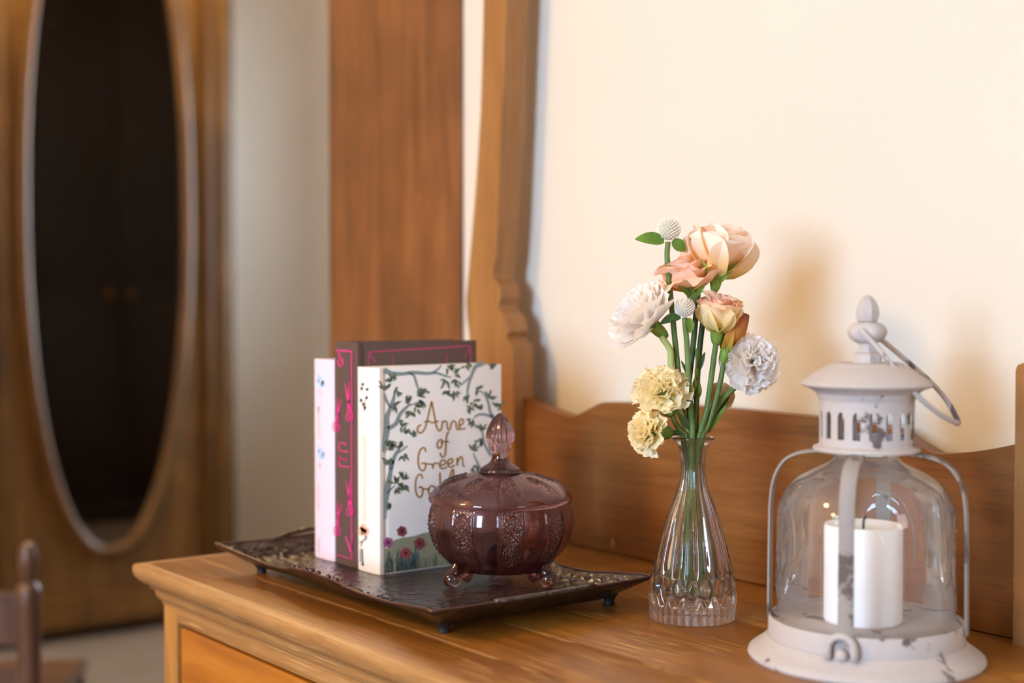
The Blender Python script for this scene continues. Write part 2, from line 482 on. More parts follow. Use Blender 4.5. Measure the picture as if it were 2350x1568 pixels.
wall_with_window('wall_right', 0, XR, YF - T, Y_WALL, WIN_B, 1)
wall_with_window('wall_alcove_back', 1, YB2, XL, XA, WIN_C, 1)
def window(name, axis, pos, win, out):
    c, hw, hh = win
    root = empty(name, (c.x, c.y, c.z - hh)); root['kind'] = 'structure'
    def bar(nm, u0, u1, z0, z1, d0, d1, mat, parent=root, bev=0.004):
        lo = [0, 0, z0]; hi = [0, 0, z1]
        a, b = sorted((pos + out * d0, pos + out * d1))
        lo[axis] = a; hi[axis] = b; lo[1 - axis] = c[1 - axis] + u0; hi[1 - axis] = c[1 - axis] + u1
        return box(nm, lo, hi, mat, parent, bev)
    z0, z1 = c.z - hh, c.z + hh
    bar('window_frame', -hw, -hw + 0.05, z0, z1, 0.02, 0.09, 'winframe'); bar('window_frame', hw - 0.05, hw, z0, z1, 0.02, 0.09, 'winframe')
    bar('window_frame', -hw + 0.05, hw - 0.05, z0, z0 + 0.05, 0.02, 0.09, 'winframe'); bar('window_frame', -hw + 0.05, hw - 0.05, z1 - 0.05, z1, 0.02, 0.09, 'winframe')
    bar('meeting_rail', -hw + 0.05, hw - 0.05, c.z - 0.02, c.z + 0.02, 0.03, 0.08, 'winframe')
    bar('pane', -hw + 0.05, hw - 0.05, z0 + 0.05, c.z - 0.02, 0.052, 0.056, 'pane', bev=0)
    bar('pane', -hw + 0.05, hw - 0.05, c.z + 0.02, z1 - 0.05, 0.052, 0.056, 'pane', bev=0)
    bar('window_sill', -hw - 0.04, hw + 0.04, z0 - 0.03, z0, -0.06, 0.0, 'winframe')
window('window_1', 1, YF, WIN_A, -1)
window('window_2', 0, XR, WIN_B, 1)
window('window_3', 1, YB2, WIN_C, 1)
# wide wooden casing that closes the end of the cream wall
x0 = on_y(757, 400, 1.074).x; x1 = on_y(1056, 400, 1.074).x
tr = empty('trim_1', (x0, 1.06, 0)); tr['kind'] = 'structure'
box('casing_board', (x0, 1.0735, 0), (x1, 1.08, H), 'trim', tr, 0.002)
box('casing_return', (x0 - 0.004, 1.075, 0), (x0, 1.08 + T, H), 'trim', tr)

# ================================================================== DRESSER
XC = -1.005; HW = 0.442                      # centre and half width of the top
YD0 = 0.590; YD1 = 1.062
DR = empty('dresser', (XC, 0.83, 0), 'honey-brown oak dresser with worn top, scalloped backboard and two curved mirror posts', 'dresser')
# top boards
joints = [YD0 + 0.012, 0.660, 0.742, 0.905, YD1]
for a, b in zip(joints, joints[1:]):
    box('top_board', (XC - HW + 0.012, a + 0.0003, ZT - 0.02), (XC + HW - 0.012, b - 0.0003, ZT), 'top', DR, 0.0012)
# moulded edge of the top: profile (outward inset, depth below top)
prof = [(0.0125, 0.0), (0.004, 0.0), (0.0012, 0.0012), (0.0, 0.004), (0.0, 0.009), (0.0015, 0.0135), (0.005, 0.018), (0.010, 0.0215), (0.0135, 0.0235),
        (0.0145, 0.0262), (0.0175, 0.0262), (0.0178, 0.029), (0.0185, 0.034), (0.0215, 0.038), (0.0235, 0.0395), (0.0240, 0.043), (0.035, 0.043), (0.035, 0.02), (0.0125, 0.02)]
def edge_loop(xl, xr, y0, y1):
    bm = bmesh.new()
    rings = []
    for ins, dz in prof:
        pts = [(xl + ins, y1), (xl + ins, y0 + ins), (xr - ins, y0 + ins), (xr - ins, y1)]
        rings.append([bm.verts.new((px, py, ZT - dz)) for px, py in pts])
    n = len(rings)
    for i in range(n):
        A, B = rings[i], rings[(i + 1) % n]
        for k in range(3): bm.faces.new((A[k], A[k + 1], B[k + 1], B[k]))
    bm.faces.new([r[0] for r in rings]); bm.faces.new([r[3] for r in rings][::-1])
    return bm
bm_link('top_moulding', edge_loop(XC - HW, XC + HW, YD0, YD1), 'edge', DR, smooth=40)
xb0 = XC - HW + 0.0243; xb1 = XC + HW - 0.0243; yb0 = YD0 + 0.0243; zb = ZT - 0.043
box('side_panel', (xb0, yb0 + 0.02, 0.06), (xb0 + 0.016, YD1, zb), 'stile', DR, 0.002)
box('side_panel', (xb1 - 0.016, yb0 + 0.02, 0.06), (xb1, YD1, zb), 'stile', DR, 0.002)
box('back_panel', (xb0 + 0.016, YD1 - 0.01, 0.06), (xb1 - 0.016, YD1, zb), 'board', DR)
box('stile', (xb0, yb0, 0.0), (xb0 + 0.034, yb0 + 0.02, zb), 'stile', DR, 0.002)
box('stile', (xb1 - 0.034, yb0, 0.0), (xb1, yb0 + 0.02, zb), 'stile', DR, 0.002)
box('leg', (xb0, YD1 - 0.04, 0), (xb0 + 0.034, YD1, 0.06), 'stile', DR, 0.002)
box('leg', (xb1 - 0.034, YD1 - 0.04, 0), (xb1, YD1, 0.06), 'stile', DR, 0.002)
zr = [zb, zb - 0.014, zb - 0.19, zb - 0.205, zb - 0.40, zb - 0.415, 0.09, 0.06]
for a, b in ((0, 1), (2, 3), (4, 5), (6, 7)):
    box('rail', (xb0 + 0.034, yb0, zr[b]), (xb1 - 0.034, yb0 + 0.02, zr[a]), 'edge', DR, 0.0015)
for a, b in ((1, 2), (3, 4), (5, 6)):
    d = box('drawer_front', (xb0 + 0.0375, yb0 + 0.002, zr[b] + 0.003), (xb1 - 0.0375, yb0 + 0.018, zr[a] - 0.0035), 'drawer', DR, 0.004)
    zm = (zr[a] + zr[b]) / 2
    box('drawer_box', (xb0 + 0.06, yb0 + 0.018, zr[b] + 0.006), (xb1 - 0.06, YD1 - 0.03, zr[a] - 0.02), 'board', DR)
    for sx in (-0.22, 0.22):
        bm = bmesh.new()
        pr = [(0.0, -0.026), (0.010, -0.0255), (0.0155, -0.021), (0.0150, -0.015), (0.008, -0.010), (0.007, 0.0), (0.011, 0.002), (0, 0.002)]
        lathe(bm, (0, 0), pr, 24)
        for v in bm.verts: v.co = V((XC + sx + v.co.x, yb0 + 0.002 + v.co.z, zm + v.co.y))
        bm_link('knob', bm, 'edge', d, smooth=40)
# backboard with scalloped top
YBB = 1.036
def bb_z(u):                                 # u: distance from the centre
    u = abs(u)
    if u < 0.185: return 0.1712 - 0.004 * (u / 0.185) ** 2
    if u < 0.208:
        t = (u - 0.185) / 0.023; return 0.1672 - 0.006 * t * t
    if u < 0.244:
        t = (u - 0.208) / 0.036; return 0.1612 - 0.0142 * t
    t = (u - 0.244) / (0.336 - 0.244)
    return 0.1470 + 0.0180 * t ** 1.7 + 0.0005 * math.sin(t * PI)
us = [-0.336 + 0.672 * i / 96 for i in range(97)]
pts = [V((XC + u, YBB, ZT + bb_z(u))) for u in us] + [V((XC + 0.336, YBB, ZT + 0.001)), V((XC - 0.336, YBB, ZT + 0.001))]
bm = bmesh.new(); add_prism(bm, pts, (0, 0.018, 0))
bm_link('backboard', bm, 'board', DR, smooth=30)
cx_ = on_y(1405, 1247, YBB - 0.0003)
ch_ = [cx_ + V((-0.0035, 0, -0.004)), cx_ + V((0.0042, 0, -0.0046)), cx_ + V((0.0018, 0, 0.0040)), cx_ + V((-0.0004, 0, 0.0062))]
bm = bmesh.new(); add_prism(bm, ch_, (0, 0.0003, 0)); bm_link('pale_chip_mark', bm, 'edge', DR)
# posts: outline traced on the plane of their front face, mirrored for the right post
YP = 1.020
inner = [(1162, 0), (1158, 110), (1154, 220), (1150, 320), (1147, 400), (1143, 500), (1137, 590), (1131, 628), (1133, 640), (1141, 650), (1147, 662),
         (1149, 682), (1144, 700), (1146, 712), (1153, 720), (1160, 730), (1165, 748), (1167, 762), (1162, 774), (1166, 784), (1177, 791), (1179, 800)]
outer = [(1110, 0), (1107, 130), (1103, 260), (1098, 340), (1091, 440), (1083, 540), (1076, 620), (1070, 690), (1072, 730), (1077, 770)]
ip = [on_y(a, b, YP) for a, b in inner]; op = [on_y(a, b, YP) for a, b in outer]
dxt = (ip[0].x - op[0].x)
top_ext = [(op[0].x + 0.008, 1.47), (op[0].x + 0.012, 1.60), (op[0].x + 0.010, 1.70), (op[0].x + 0.018, 1.735),
           (ip[0].x - 0.006, 1.735), (ip[0].x + 0.002, 1.70), (ip[0].x + 0.004, 1.60), (ip[0].x + 0.003, 1.47)]
out2 = [(p.x, p.z) for p in op]
xin = ip[-1].x
poly = [(xin, ZT), (-1.430, ZT), (-1.432, 0.80), (-1.436, 0.88), (op[-1].x + 0.004, 0.935)] + out2[::-1] + top_ext + [(p.x, p.z) for p in ip]
for s in (1, -1):
    pts = [V((px if s == 1 else 2 * XC - px, YP, pz)) for px, pz in poly]
    bm = bmesh.new(); add_prism(bm, pts, (0, 0.030, 0))
    bm_link('mirror_post', bm, 'post', DR, smooth=30)
xt = ip[0].x - 0.01
box('crossbar', (xt, YP + 0.004, 1.63), (2 * XC - xt, YP + 0.024, 1.70), 'post', DR, 0.004)

# ================================================================== TRAY
TZ = ZT + 0.013
tcx, tcy, thx, thy = -1.150, 0.760, 0.200, 0.120
TR = empty('serving_tray', (tcx, tcy, ZT), 'dark copper-coloured embossed serving tray with scalloped rim on little feet', 'tray')
def rim_pt(s):
    """s in 0..4 round the rim; returns xy and height above dresser"""
    side = int(s) % 4; t = s - int(s)
    cs = [(-1, -1), (1, -1), (1, 1), (-1, 1)]
    a, b = cs[side], cs[(side + 1) % 4]
    ux = a[0] + (b[0] - a[0]) * t; uy = a[1] + (b[1] - a[1]) * t
    if side in (0, 2):
        dip = 0.5 - 0.5 * math.cos(4 * PI * t)
        z = 0.0285 - 0.0072 * dip
        if abs(t - 0.5) < 0.12: z += 0.0012
        bow = 0.004 * math.cos(4 * PI * t) - 0.004
        uy *= 1 + bow / thy
        if t < 0.04 or t > 0.96: z += 0.0006
    else:
        z = 0.0285 - 0.0025 * math.sin(PI * t) + 0.0018 * math.exp(-((t - 0.5) / 0.2) ** 2)
        ux *= 1 - 0.020 * math.sin(PI * t)
    return V((tcx + thx * ux, tcy + thy * uy, ZT + z))
ns = 240
rim = [rim_pt(4 * i / ns) for i in range(ns)]
def ring_at(k, z=None, rnd=0.0):
    out = []
    for i, p in enumerate(rim):
        q = V((tcx + (p.x - tcx) * k, tcy + (p.y - tcy) * k, p.z if z is None else z))
        out.append(q)
    return out
def inset(q, d):
    """move a rim point inward by about d"""
    dx = q.x - tcx; dy = q.y - tcy
    sx = thx - abs(dx); sy = thy - abs(dy)
    return V((tcx + dx * (thx - d) / thx, tcy + dy * (thy - d) / thy, q.z))
bm = bmesh.new()
levels = []
for d, zf in ((0.0, 1.0), (0.006, 0.86), (0.014, 0.55), (0.022, 0.26), (0.030, 0.06), (0.036, 0.0), (0.05, 0.0), (0.075, 0.0), (0.1, 0.0)):
    r = []
    for p in rim:
        q = inset(p, d); q.z = TZ + (p.z - TZ) * zf; r.append(bm.verts.new(q))
    levels.append(r)
for A, B in zip(levels, levels[1:]):
    for k in range(ns): bm.faces.new((A[k], A[(k + 1) % ns], B[(k + 1) % ns], B[k]))
bm.faces.new(levels[-1])
und = []
for d, zf in ((0.001, 0.88), (0.010, 0.52), (0.018, 0.20), (0.025, -0.06), (0.030, -0.26), (0.034, -0.38), (0.042, -0.40)):
    r = []
    for p in rim:
        q = inset(p, d); q.z = TZ - 0.0014 + 0.0155 * zf + (max(0, zf) * (p.z - TZ - 0.0155)); r.append(bm.verts.new(q))
    und.append(r)
for A, B in zip(und, und[1:]):
    for k in range(ns): bm.faces.new((A[(k + 1) % ns], A[k], B[k], B[(k + 1) % ns]))
bm.faces.new(und[-1][::-1])
for k in range(ns): bm.faces.new((levels[0][(k + 1) % ns], levels[0][k], und[0][k], und[0][(k + 1) % ns]))
bm_link('tray_body', bm, 'tray', TR, smooth=60)
bm = bmesh.new(); add_tube(bm, rim + [rim[0]], 0.0014, 8, False)
bm_link('rolled_rim', bm, 'tray_rim', TR, smooth=180)
# embossed flower trail on the slope and beads at the middle of the long sides
random.seed(11)
bm = bmesh.new()
for i in range(0, ns, 3):
    for d, zf in ((0.012, 0.62), (0.022, 0.27)):
        p = rim[i]; q = inset(p, d + random.uniform(-.003, .003)); q.z = TZ + (p.z - TZ) * zf + 0.0004
        r = random.uniform(0.0018, 0.0036)
        for k in range(5):
            a = random.random() * 6.28 + k * 1.256
            c = q + V((math.cos(a) * r, math.sin(a) * r, 0))
            bmesh.ops.create_icosphere(bm, subdivisions=1, radius=r * 0.55, matrix=Matrix.Translation(c) @ Matrix.Diagonal((1, 1, 0.55, 1)))
bm_link('embossed_border', bm, 'tray', TR, smooth=180, kind='stuff')
for side in (0, 2):
    for t in (0.40, 0.43, 0.47, 0.5, 0.53, 0.57, 0.60):
        p = rim_pt(side + t)
        bm = bmesh.new(); bmesh.ops.create_uvsphere(bm, u_segments=12, v_segments=8, radius=0.0026 if t != 0.5 else 0.0034, matrix=Matrix.Translation(p + V((0, 0.001 if side == 0 else -0.001, 0.0012))))
        bm_link('rim_bead', bm, 'tray_rim', TR, smooth=180)
for sx in (-1, 1):
    hp = []
    for i in range(13):
        t = i / 12; yy = tcy - 0.055 + 0.11 * t
        hp.append(V((tcx + sx * (thx * 0.985 + 0.004 * math.sin(PI * t)), yy, ZT + 0.0275 + (0.006 if sx < 0 else 0.0006) * math.sin(PI * t))))
    bm = bmesh.new(); add_tube(bm, hp, 0.0026, 8)
    bm_link('handle', bm, 'tray', TR, smooth=180)
for fx, fy in ((-0.165, -0.085), (0.165, -0.085), (0.165, 0.10), (-0.165, 0.10)):
    bm = bmesh.new(); lathe(bm, (tcx + fx, tcy + fy), [(0, TZ - 0.003), (0.009, TZ - 0.003), (0.0062, TZ - 0.006), (0.0045, TZ - 0.0095), (0.0055, ZT + 0.0006), (0.005, ZT), (0, ZT)], 20)
    bm_link('foot', bm, 'tray_foot', TR, smooth=50)

# ================================================================== BOOKS
def book(name, x0, x1, y0, y1, z1, mat, label, th=0.0026):
    root = empty(name, ((x0 + x1) / 2, (y0 + y1) / 2, TZ), label, 'book', 'books standing on the tray')
    z0 = TZ + 0.0004
    bulge = 0.0022
    ns_ = 10
    outer_, inner_ = [], []
    # outline in xy: back cover -> spine -> front cover, with hinge grooves
    gw = [(0.0105, 0.0), (0.0092, -0.0005), (0.0078, -0.0014), (0.0064, -0.0014), (0.0050, -0.0004), (0.0035, 0.0)]
    out = [(x0, y1)] + [(x0 - g, y0 + bulge + d) for d, g in gw]
    for i in range(ns_ + 1):
        a = PI * i / ns_
        t = i / ns_
        out.append((x0 + (x1 - x0) * t, y0 + bulge * (1 - math.sin(a) ** 0.6)))
    out += [(x1 + g, y0 + bulge + d) for d, g in gw[::-1]] + [(x1, y1)]
    inn = [(x1 - th, y1), (x1 - th, y0 + bulge + th), (x0 + th, y0 + bulge + th), (x0 + th, y1)]
    bm = bmesh.new(); add_prism(bm, [V((a, b, z0)) for a, b in out + inn], (0, 0, z1 - z0))
    bm_link('cover', bm, mat, root, smooth=30)
    bm = bmesh.new()
    pi_ = 0.0030
    add_box(bm, (x0 + th, y0 + bulge + th + 0.0004, z0 + pi_), (x1 - th, y1 - 0.004, z1 - pi_))
    bm_link('page_block', bm, 'pages', root)
    bm = bmesh.new(); add_tube(bm, [(x0 + th, y0 + bulge + th + 0.0012, z1 - pi_ + 0.0005), (x1 - th, y0 + bulge + th + 0.0012, z1 - pi_ + 0.0005)], 0.0011, 6)
    bm_link('headband', bm, 'pages', root, smooth=180)
    return root
yc0 = 0.7265
XCOV = -1.1720
cream_top = axis_z(V((-1.176, 0.728, 0)), 845)
ycov1 = on_x(1150, 826, XCOV).y
B1 = book('cream_book', -1.2125, XCOV, yc0, ycov1, cream_top, 'cream_cover', 'cream hardcover book with blue-grey painted branches and gold title on its cover')
dk_top = axis_z(V((-1.240, 0.730, 0)), 785)
B2 = book('dark_book', -1.2585, -1.2140, yc0 + 0.001, on_x(1093, 775, -1.214).y, dk_top, 'dark_cover', 'tall dark brown hardcover book with pink scissors on its spine')
pk_top = axis_z(V((-1.280, 0.729, 0)), 825)
B3 = book('pink_book', -1.3010, -1.2600, yc0 + 0.001, yc0 + 0.146, pk_top, 'pink_cover', 'pale pink hardcover book with faint blue figures on its spine, leftmost of three')

# flat prints: ribbons and polygons lying on a cover (plane 'x') or a spine (plane 'y')
class Print:
    def __init__(s, plane, pos, lift=0.00015):
        s.pl = plane; s.pos = pos; s.vs = []; s.fs = []; s.lift = lift
        s.n = V((1, 0, 0)) if plane == 'x' else V((0, -1, 0))
    def P(s, x, y):
        p = on_x(x, y, s.pos) if s.pl == 'x' else on_y(x, y, s.pos)
        return p + s.n * s.lift
    def poly(s, pts):
        i = len(s.vs); s.vs += [s.P(*p) for p in pts]; s.fs.append(tuple(range(i, i + len(pts))))
    def fan(s, c, pts):
        i = len(s.vs); s.vs.append(s.P(*c)); s.vs += [s.P(*p) for p in pts]
        n = len(pts)
        for k in range(n): s.fs.append((i, i + 1 + k, i + 1 + (k + 1) % n))
    def ribbon(s, pts, wd, per=5):
        """pts in photo px, wd width(s) in px"""
        p3 = [V((p[0], p[1], wd if not isinstance(wd, (list, tuple)) else wd[k])) for k, p in enumerate(pts)]
        p3 = smooth_path(p3, per) if len(p3) > 2 else p3
        i = len(s.vs); n = len(p3)
        for k, p in enumerate(p3):
            t = p3[min(k + 1, n - 1)] - p3[max(k - 1, 0)]
            l = math.hypot(t.x, t.y) or 1
            nx, ny = -t.y / l, t.x / l
            hw = abs(p.z) / 2
            s.vs += [s.P(p.x + nx * hw, p.y + ny * hw), s.P(p.x - nx * hw, p.y - ny * hw)]
        for k in range(n - 1): s.fs.append((i + 2 * k, i + 2 * k + 1, i + 2 * k + 3, i + 2 * k + 2))
    def leaf(s, x, y, ang, ln, wd):
        c, sn = math.cos(ang), math.sin(ang)
        pts = []
        for t, h in ((0, 0.12), (0.3, 0.9), (0.55, 1), (0.8, 0.6), (1, 0)):
            pts.append((t * ln, h * wd / 2))
        loop = pts + [(a, -b) for a, b in pts[-2::-1]]
        s.poly([(x + a * c - b * sn, y + a * sn + b * c) for a, b in loop])
    def disc(s, x, y, rx, ry, n=14):
        s.fan((x, y), [(x + rx * math.cos(2 * PI * k / n), y + ry * math.sin(2 * PI * k / n)) for k in range(n)])
    def done(s, name, mat, parent):
        return py_link(name, s.vs, s.fs, mat, parent)
z3 = lambda x, y: (860 + x * 0.19133, 820 + y * 0.19133)
z4 = lambda x, y: (860 + x * 0.17857, 1060 + y * 0.17857)
def strokes(pr, conv, sc, lst):
    for st in lst:
        if len(st[0]) == 3: pr.ribbon([conv(a, b) for a, b, c in st], [c * sc for a, b, c in st])
pr = Print('x', XCOV, 0.00012)
strokes(pr, z3, 0.24, [
    [(110, 150, 52), (200, 195, 45), (330, 200, 35), (450, 185, 35), (620, 195, 32), (740, 190, 25), (830, 220, 20), (920, 245, 12)],
    [(680, 190, 16), (750, 150, 20), (800, 95, 12)], [(400, 185, 18), (470, 225, 22), (500, 320, 22), (535, 410, 16)],
    [(1300, 72, 50), (1210, 115, 40), (1160, 220, 30), (1125, 330, 26), (1110, 440, 20), (1125, 500, 10)],
    [(1140, 240, 20), (1060, 310, 18), (1000, 350, 12)], [(1430, 740, 40), (1385, 660, 28), (1360, 540, 25), (1320, 450, 22), (1255, 400, 14)],
    [(1420, 720, 30), (1300, 685, 25), (1220, 700, 20), (1190, 735, 12)],
    [(100, 1140, 26), (130, 950, 60), (150, 850, 50), (150, 720, 40), (190, 600, 40), (230, 480, 30), (240, 390, 16)],
    [(108, 430, 14), (150, 540, 22), (190, 610, 24)], [(150, 865, 40), (250, 800, 40), (300, 690, 35), (360, 620, 30), (430, 560, 14)],
    [(400, 580, 16), (470, 560, 14), (550, 525, 10)], [(190, 1340, 45), (220, 1230, 40), (280, 1110, 25), (335, 1030, 14)], [(250, 1160, 20), (320, 1120, 18), (395, 1065, 12)],
    [(1395, 1180, 35), (1320, 1050, 25), (1295, 930, 20), (1290, 870, 12)], [(1255, 1320, 25), (1205, 1210, 18), (1180, 1150, 12)]])
strokes(pr, z4, 0.21, [[(120, 740, 12), (135, 560, 36), (150, 420, 66), (180, 260, 58), (205, 100, 46), (232, -20, 38)], [(165, 400, 26), (210, 350, 20), (260, 305, 10)]])
pr.done('printed_branches', 'p_branch', B1)
pr = Print('x', XCOV, 0.00022)
random.seed(5)
cl3 = [(220, 270, -1.6), (120, 380, -1.3), (245, 420, 0.2), (255, 560, 0.6), (400, 545, -1.6), (500, 450, -1.0), (580, 430, -0.8), (490, 600, 0.6), (430, 660, 1.4), (550, 520, 0.2),
       (870, 110, 0.6), (1090, 95, 1.5), (970, 195, -0.2), (850, 290, 1.7), (960, 290, 1.2), (880, 410, 2.0), (955, 420, 1.5), (1440, 90, 1.6), (1225, 370, 0.5), (1120, 470, 2.0),
       (1120, 600, 1.5), (1190, 540, 0.9), (1360, 470, -0.9), (1265, 630, -1.4), (1160, 760, 1.7), (1490, 610, -1.5), (1280, 870, -1.4), (1280, 1000, 2.5), (1180, 1120, -1.4),
       (1200, 1320, 1.2), (310, 790, 0.3), (340, 900, -1.1), (450, 950, -0.7), (165, 1010, 1.0), (340, 1030, 2.0), (235, 1090, -1.9), (345, 1170, 1.5), (155, 1280, -1.7),
       (330, 1460, -1.0), (235, 1510, -1.7)]
for i, (cx, cy, a) in enumerate(cl3):
    x_, y_ = z3(cx, cy)
    for k in range(random.choice((5, 6, 7))):
        pr.leaf(x_ + random.uniform(-5, 5), y_ + random.uniform(-5, 5), a + random.uniform(-1.3, 1.3), random.uniform(11, 19), random.uniform(4.2, 6.6))
for cx, cy, a in [(290, 290, -0.9), (370, 210, -1.0), (380, 310, 0.9), (180, 610, -0.6), (270, 350, 1.4)]:
    x_, y_ = z4(cx, cy)
    for k in range(6): pr.leaf(x_ + random.uniform(-4, 4), y_ + random.uniform(-4, 4), a + random.uniform(-1.4, 1.4), random.uniform(10, 18), random.uniform(4, 6))
pr.done('printed_leaves', 'p_leaf', B1)
# title
pr = Print('x', XCOV, 0.00030)
T3 = [[(680, 528), (660, 610), (640, 700), (605, 840), (560, 905), (520, 900), (508, 860), (525, 825), (555, 812)],
      [(680, 528), (695, 610), (712, 700), (735, 820), (765, 880), (795, 865), (806, 800), (812, 765)],
      [(588, 782), (635, 765), (690, 785), (765, 765)],
      [(806, 790), (835, 765), (862, 785), (870, 850), (885, 875), (905, 850), (915, 790)],
      [(915, 790), (940, 765), (968, 780), (980, 850), (1000, 868), (1030, 845)],
      [(1010, 825), (1050, 800), (1062, 760), (1035, 740), (1012, 775), (1015, 840), (1045, 865), (1088, 850)],
      [(800, 985), (765, 1000), (745, 1045), (765, 1092), (797, 1070), (806, 1015), (795, 985)],
      [(893, 905), (868, 912), (852, 1000), (848, 1100), (840, 1170), (812, 1198), (788, 1175), (785, 1145)], [(785, 1025), (840, 1012), (888, 1015)],
      [(608, 1135), (600, 1095), (570, 1088), (535, 1130), (518, 1220), (530, 1320), (568, 1362), (600, 1335), (608, 1280), (575, 1270), (560, 1285)],
      [(608, 1278), (650, 1282), (690, 1290), (692, 1340)], [(692, 1305), (715, 1272), (760, 1275)],
      [(778, 1300), (830, 1285), (848, 1250), (815, 1232), (782, 1265), (780, 1315), (815, 1338), (865, 1315)],
      [(868, 1285), (920, 1265), (935, 1235), (905, 1218), (875, 1250), (880, 1300), (915, 1318), (960, 1290)],
      [(985, 1205), (988, 1260), (990, 1302)], [(990, 1262), (1012, 1210), (1040, 1195), (1052, 1240), (1056, 1300), (1082, 1308)]]
for st in T3: pr.ribbon([z3(*p) for p in st], 3.5, 5)
T4 = [[(612, 218), (600, 175), (570, 162), (535, 205), (518, 300), (532, 410), (572, 458), (608, 420), (612, 350), (585, 320), (565, 335)],
      [(612, 345), (650, 350), (700, 355)], [(765, 320), (720, 310), (690, 350), (695, 410), (730, 425), (760, 380), (768, 320), (775, 415), (800, 415)],
      [(832, 138), (836, 260), (838, 415)], [(838, 370), (870, 315), (905, 340), (900, 395), (865, 420), (838, 400)],
      [(940, 400), (950, 260), (985, 115), (1010, 115), (995, 240), (965, 380), (990, 415)],
      [(1010, 375), (1060, 350), (1060, 315), (1025, 320), (1010, 380), (1040, 415), (1090, 390)], [(1150, 320), (1110, 325), (1120, 365), (1150, 390), (1120, 420), (1095, 400)]]
for st in T4: pr.ribbon([z4(*p) for p in st], 3.5, 5)
pr.done('printed_title', 'p_gold', B1)
# meadow and flowers
pr = Print('x', XCOV, 0.00010)
zbot = TZ + 0.0012
def bot_y(x): # image row of the cover's lower edge
    p = on_x(x, 1300, XCOV); q = V((XCOV, p.y, zbot)); v = q - CAM
    return 784 - FPX * v.dot(UP) / v.dot(FW)
tops = [(884, 1262), (905, 1240), (925, 1234), (950, 1231), (970, 1224), (985, 1221), (1010, 1220), (1040, 1222), (1080, 1226), (1120, 1222), (1147, 1216)]
for (xa, ya), (xb, yb) in zip(tops, tops[1:]):
    pr.poly([(xa, ya), (xb, yb), (xb, bot_y(xb)), (xa, bot_y(xa))])
pr.done('printed_meadow', 'p_meadow', B1)
random.seed(8)
for nm, mt, cnt, xr, hh in (('printed_grass', 'p_grass', 60, (884, 960), (20, 55)), ('printed_grass', 'p_grass2', 60, (930, 1140), (8, 34)), ('printed_grass', 'p_olive', 50, (950, 1145), (5, 14))):
    pr = Print('x', XCOV, 0.00018 if mt == 'p_grass' else 0.00016)
    for k in range(cnt):
        gx = random.uniform(*xr); gy = bot_y(gx) - (1 if mt != 'p_olive' else random.uniform(8, 60)); h_ = random.uniform(*hh)
        pr.ribbon([(gx, gy), (gx + random.uniform(-3, 3), gy - h_ * 0.5), (gx + random.uniform(-7, 7), gy - h_)], [2.6, 2.0, 0.8], 3)
    pr.done(nm, mt, B1)
for cx, cy, r_, mt in ((170, 1040, 12, 'p_purple'), (345, 895, 12, 'p_wine'), (395, 1175, 13, 'p_red'), (575, 1050, 14, 'p_wine')):
    fx, fy = z4(cx, cy)
    pr = Print('x', XCOV, 0.00034)
    for k in range(6):
        a = k * PI / 3 + 0.3
        pr.disc(fx + math.cos(a) * r_ * 0.58, fy + math.sin(a) * r_ * 0.62, r_ * 0.40, r_ * 0.44, 10)
    o = pr.done('printed_flower', mt, B1)
    pr = Print('x', XCOV, 0.00042); pr.disc(fx, fy, r_ * 0.3, r_ * 0.32); pr.done('flower_centre', 'p_core', o)
# cream spine
ys = yc0 - 0.00012
def zs(x, y): return (700 + x * 0.19139, 760 + y * 0.19133)
def zt_(x, y): return (700 + x * 0.19139, 1040 + y * 0.19133)
pr = Print('y', ys, 0.0)
pr.ribbon([zs(712, 960), zs(700, 900), zs(672, 820)], [2, 1.4, 1]); pr.ribbon([zs(712, 960), zs(718, 860), zs(735, 790)], [2, 1.4, 1])
for a, b in ((678, 690), (745, 700), (670, 830), (738, 800), (690, 640), (720, 920), (700, 880)): pr.disc(*zs(a, b), 3.2, 4.0, 9)
pr.done('spine_sprig', 'p_black', B1)
pr = Print('y', ys, 0.0)
pr.ribbon([zt_(690, 960), zt_(725, 1010), zt_(690, 1060), zt_(665, 1130)], [2.2, 2.2, 2, 1]); pr.ribbon([zt_(690, 1060), zt_(650, 1075)], 2)
pr.ribbon([zt_(700, 970), zt_(742, 1010), zt_(720, 1060)], [1.6, 1.6, 1.2])
pr.ribbon([zt_(660, 1150), zt_(662, 1310)], 1.6); pr.ribbon([zt_(685, 1150), zt_(690, 1320)], 3); pr.disc(*zt_(692, 1335), 3, 4, 9)
pr.done('spine_stalk', 'p_black', B1)
pr = Print('y', ys, 0.00005)
for a, b, r_ in ((700, 900, 10), (672, 935, 10), (735, 940, 9), (705, 945, 10)): pr.disc(*zt_(a, b), r_ * 0.75, r_, 12)
pr.done('spine_rose', 'p_rose', B1)
pr = Print('y', ys, 0.0)
random.seed(3)
yy = 1000
while yy < 1195:
    ln = random.uniform(6, 11); w_ = random.choice((4, 6, 7))
    pr.ribbon([(836 - w_ / 2, yy), (836 + w_ / 2, yy + ln * 0.3), (836 - w_ / 3, yy + ln * 0.7), (836 + w_ / 2, yy + ln)], 1.4, 4); yy += ln + 1.5
pr.done('spine_script', 'p_script', B1)
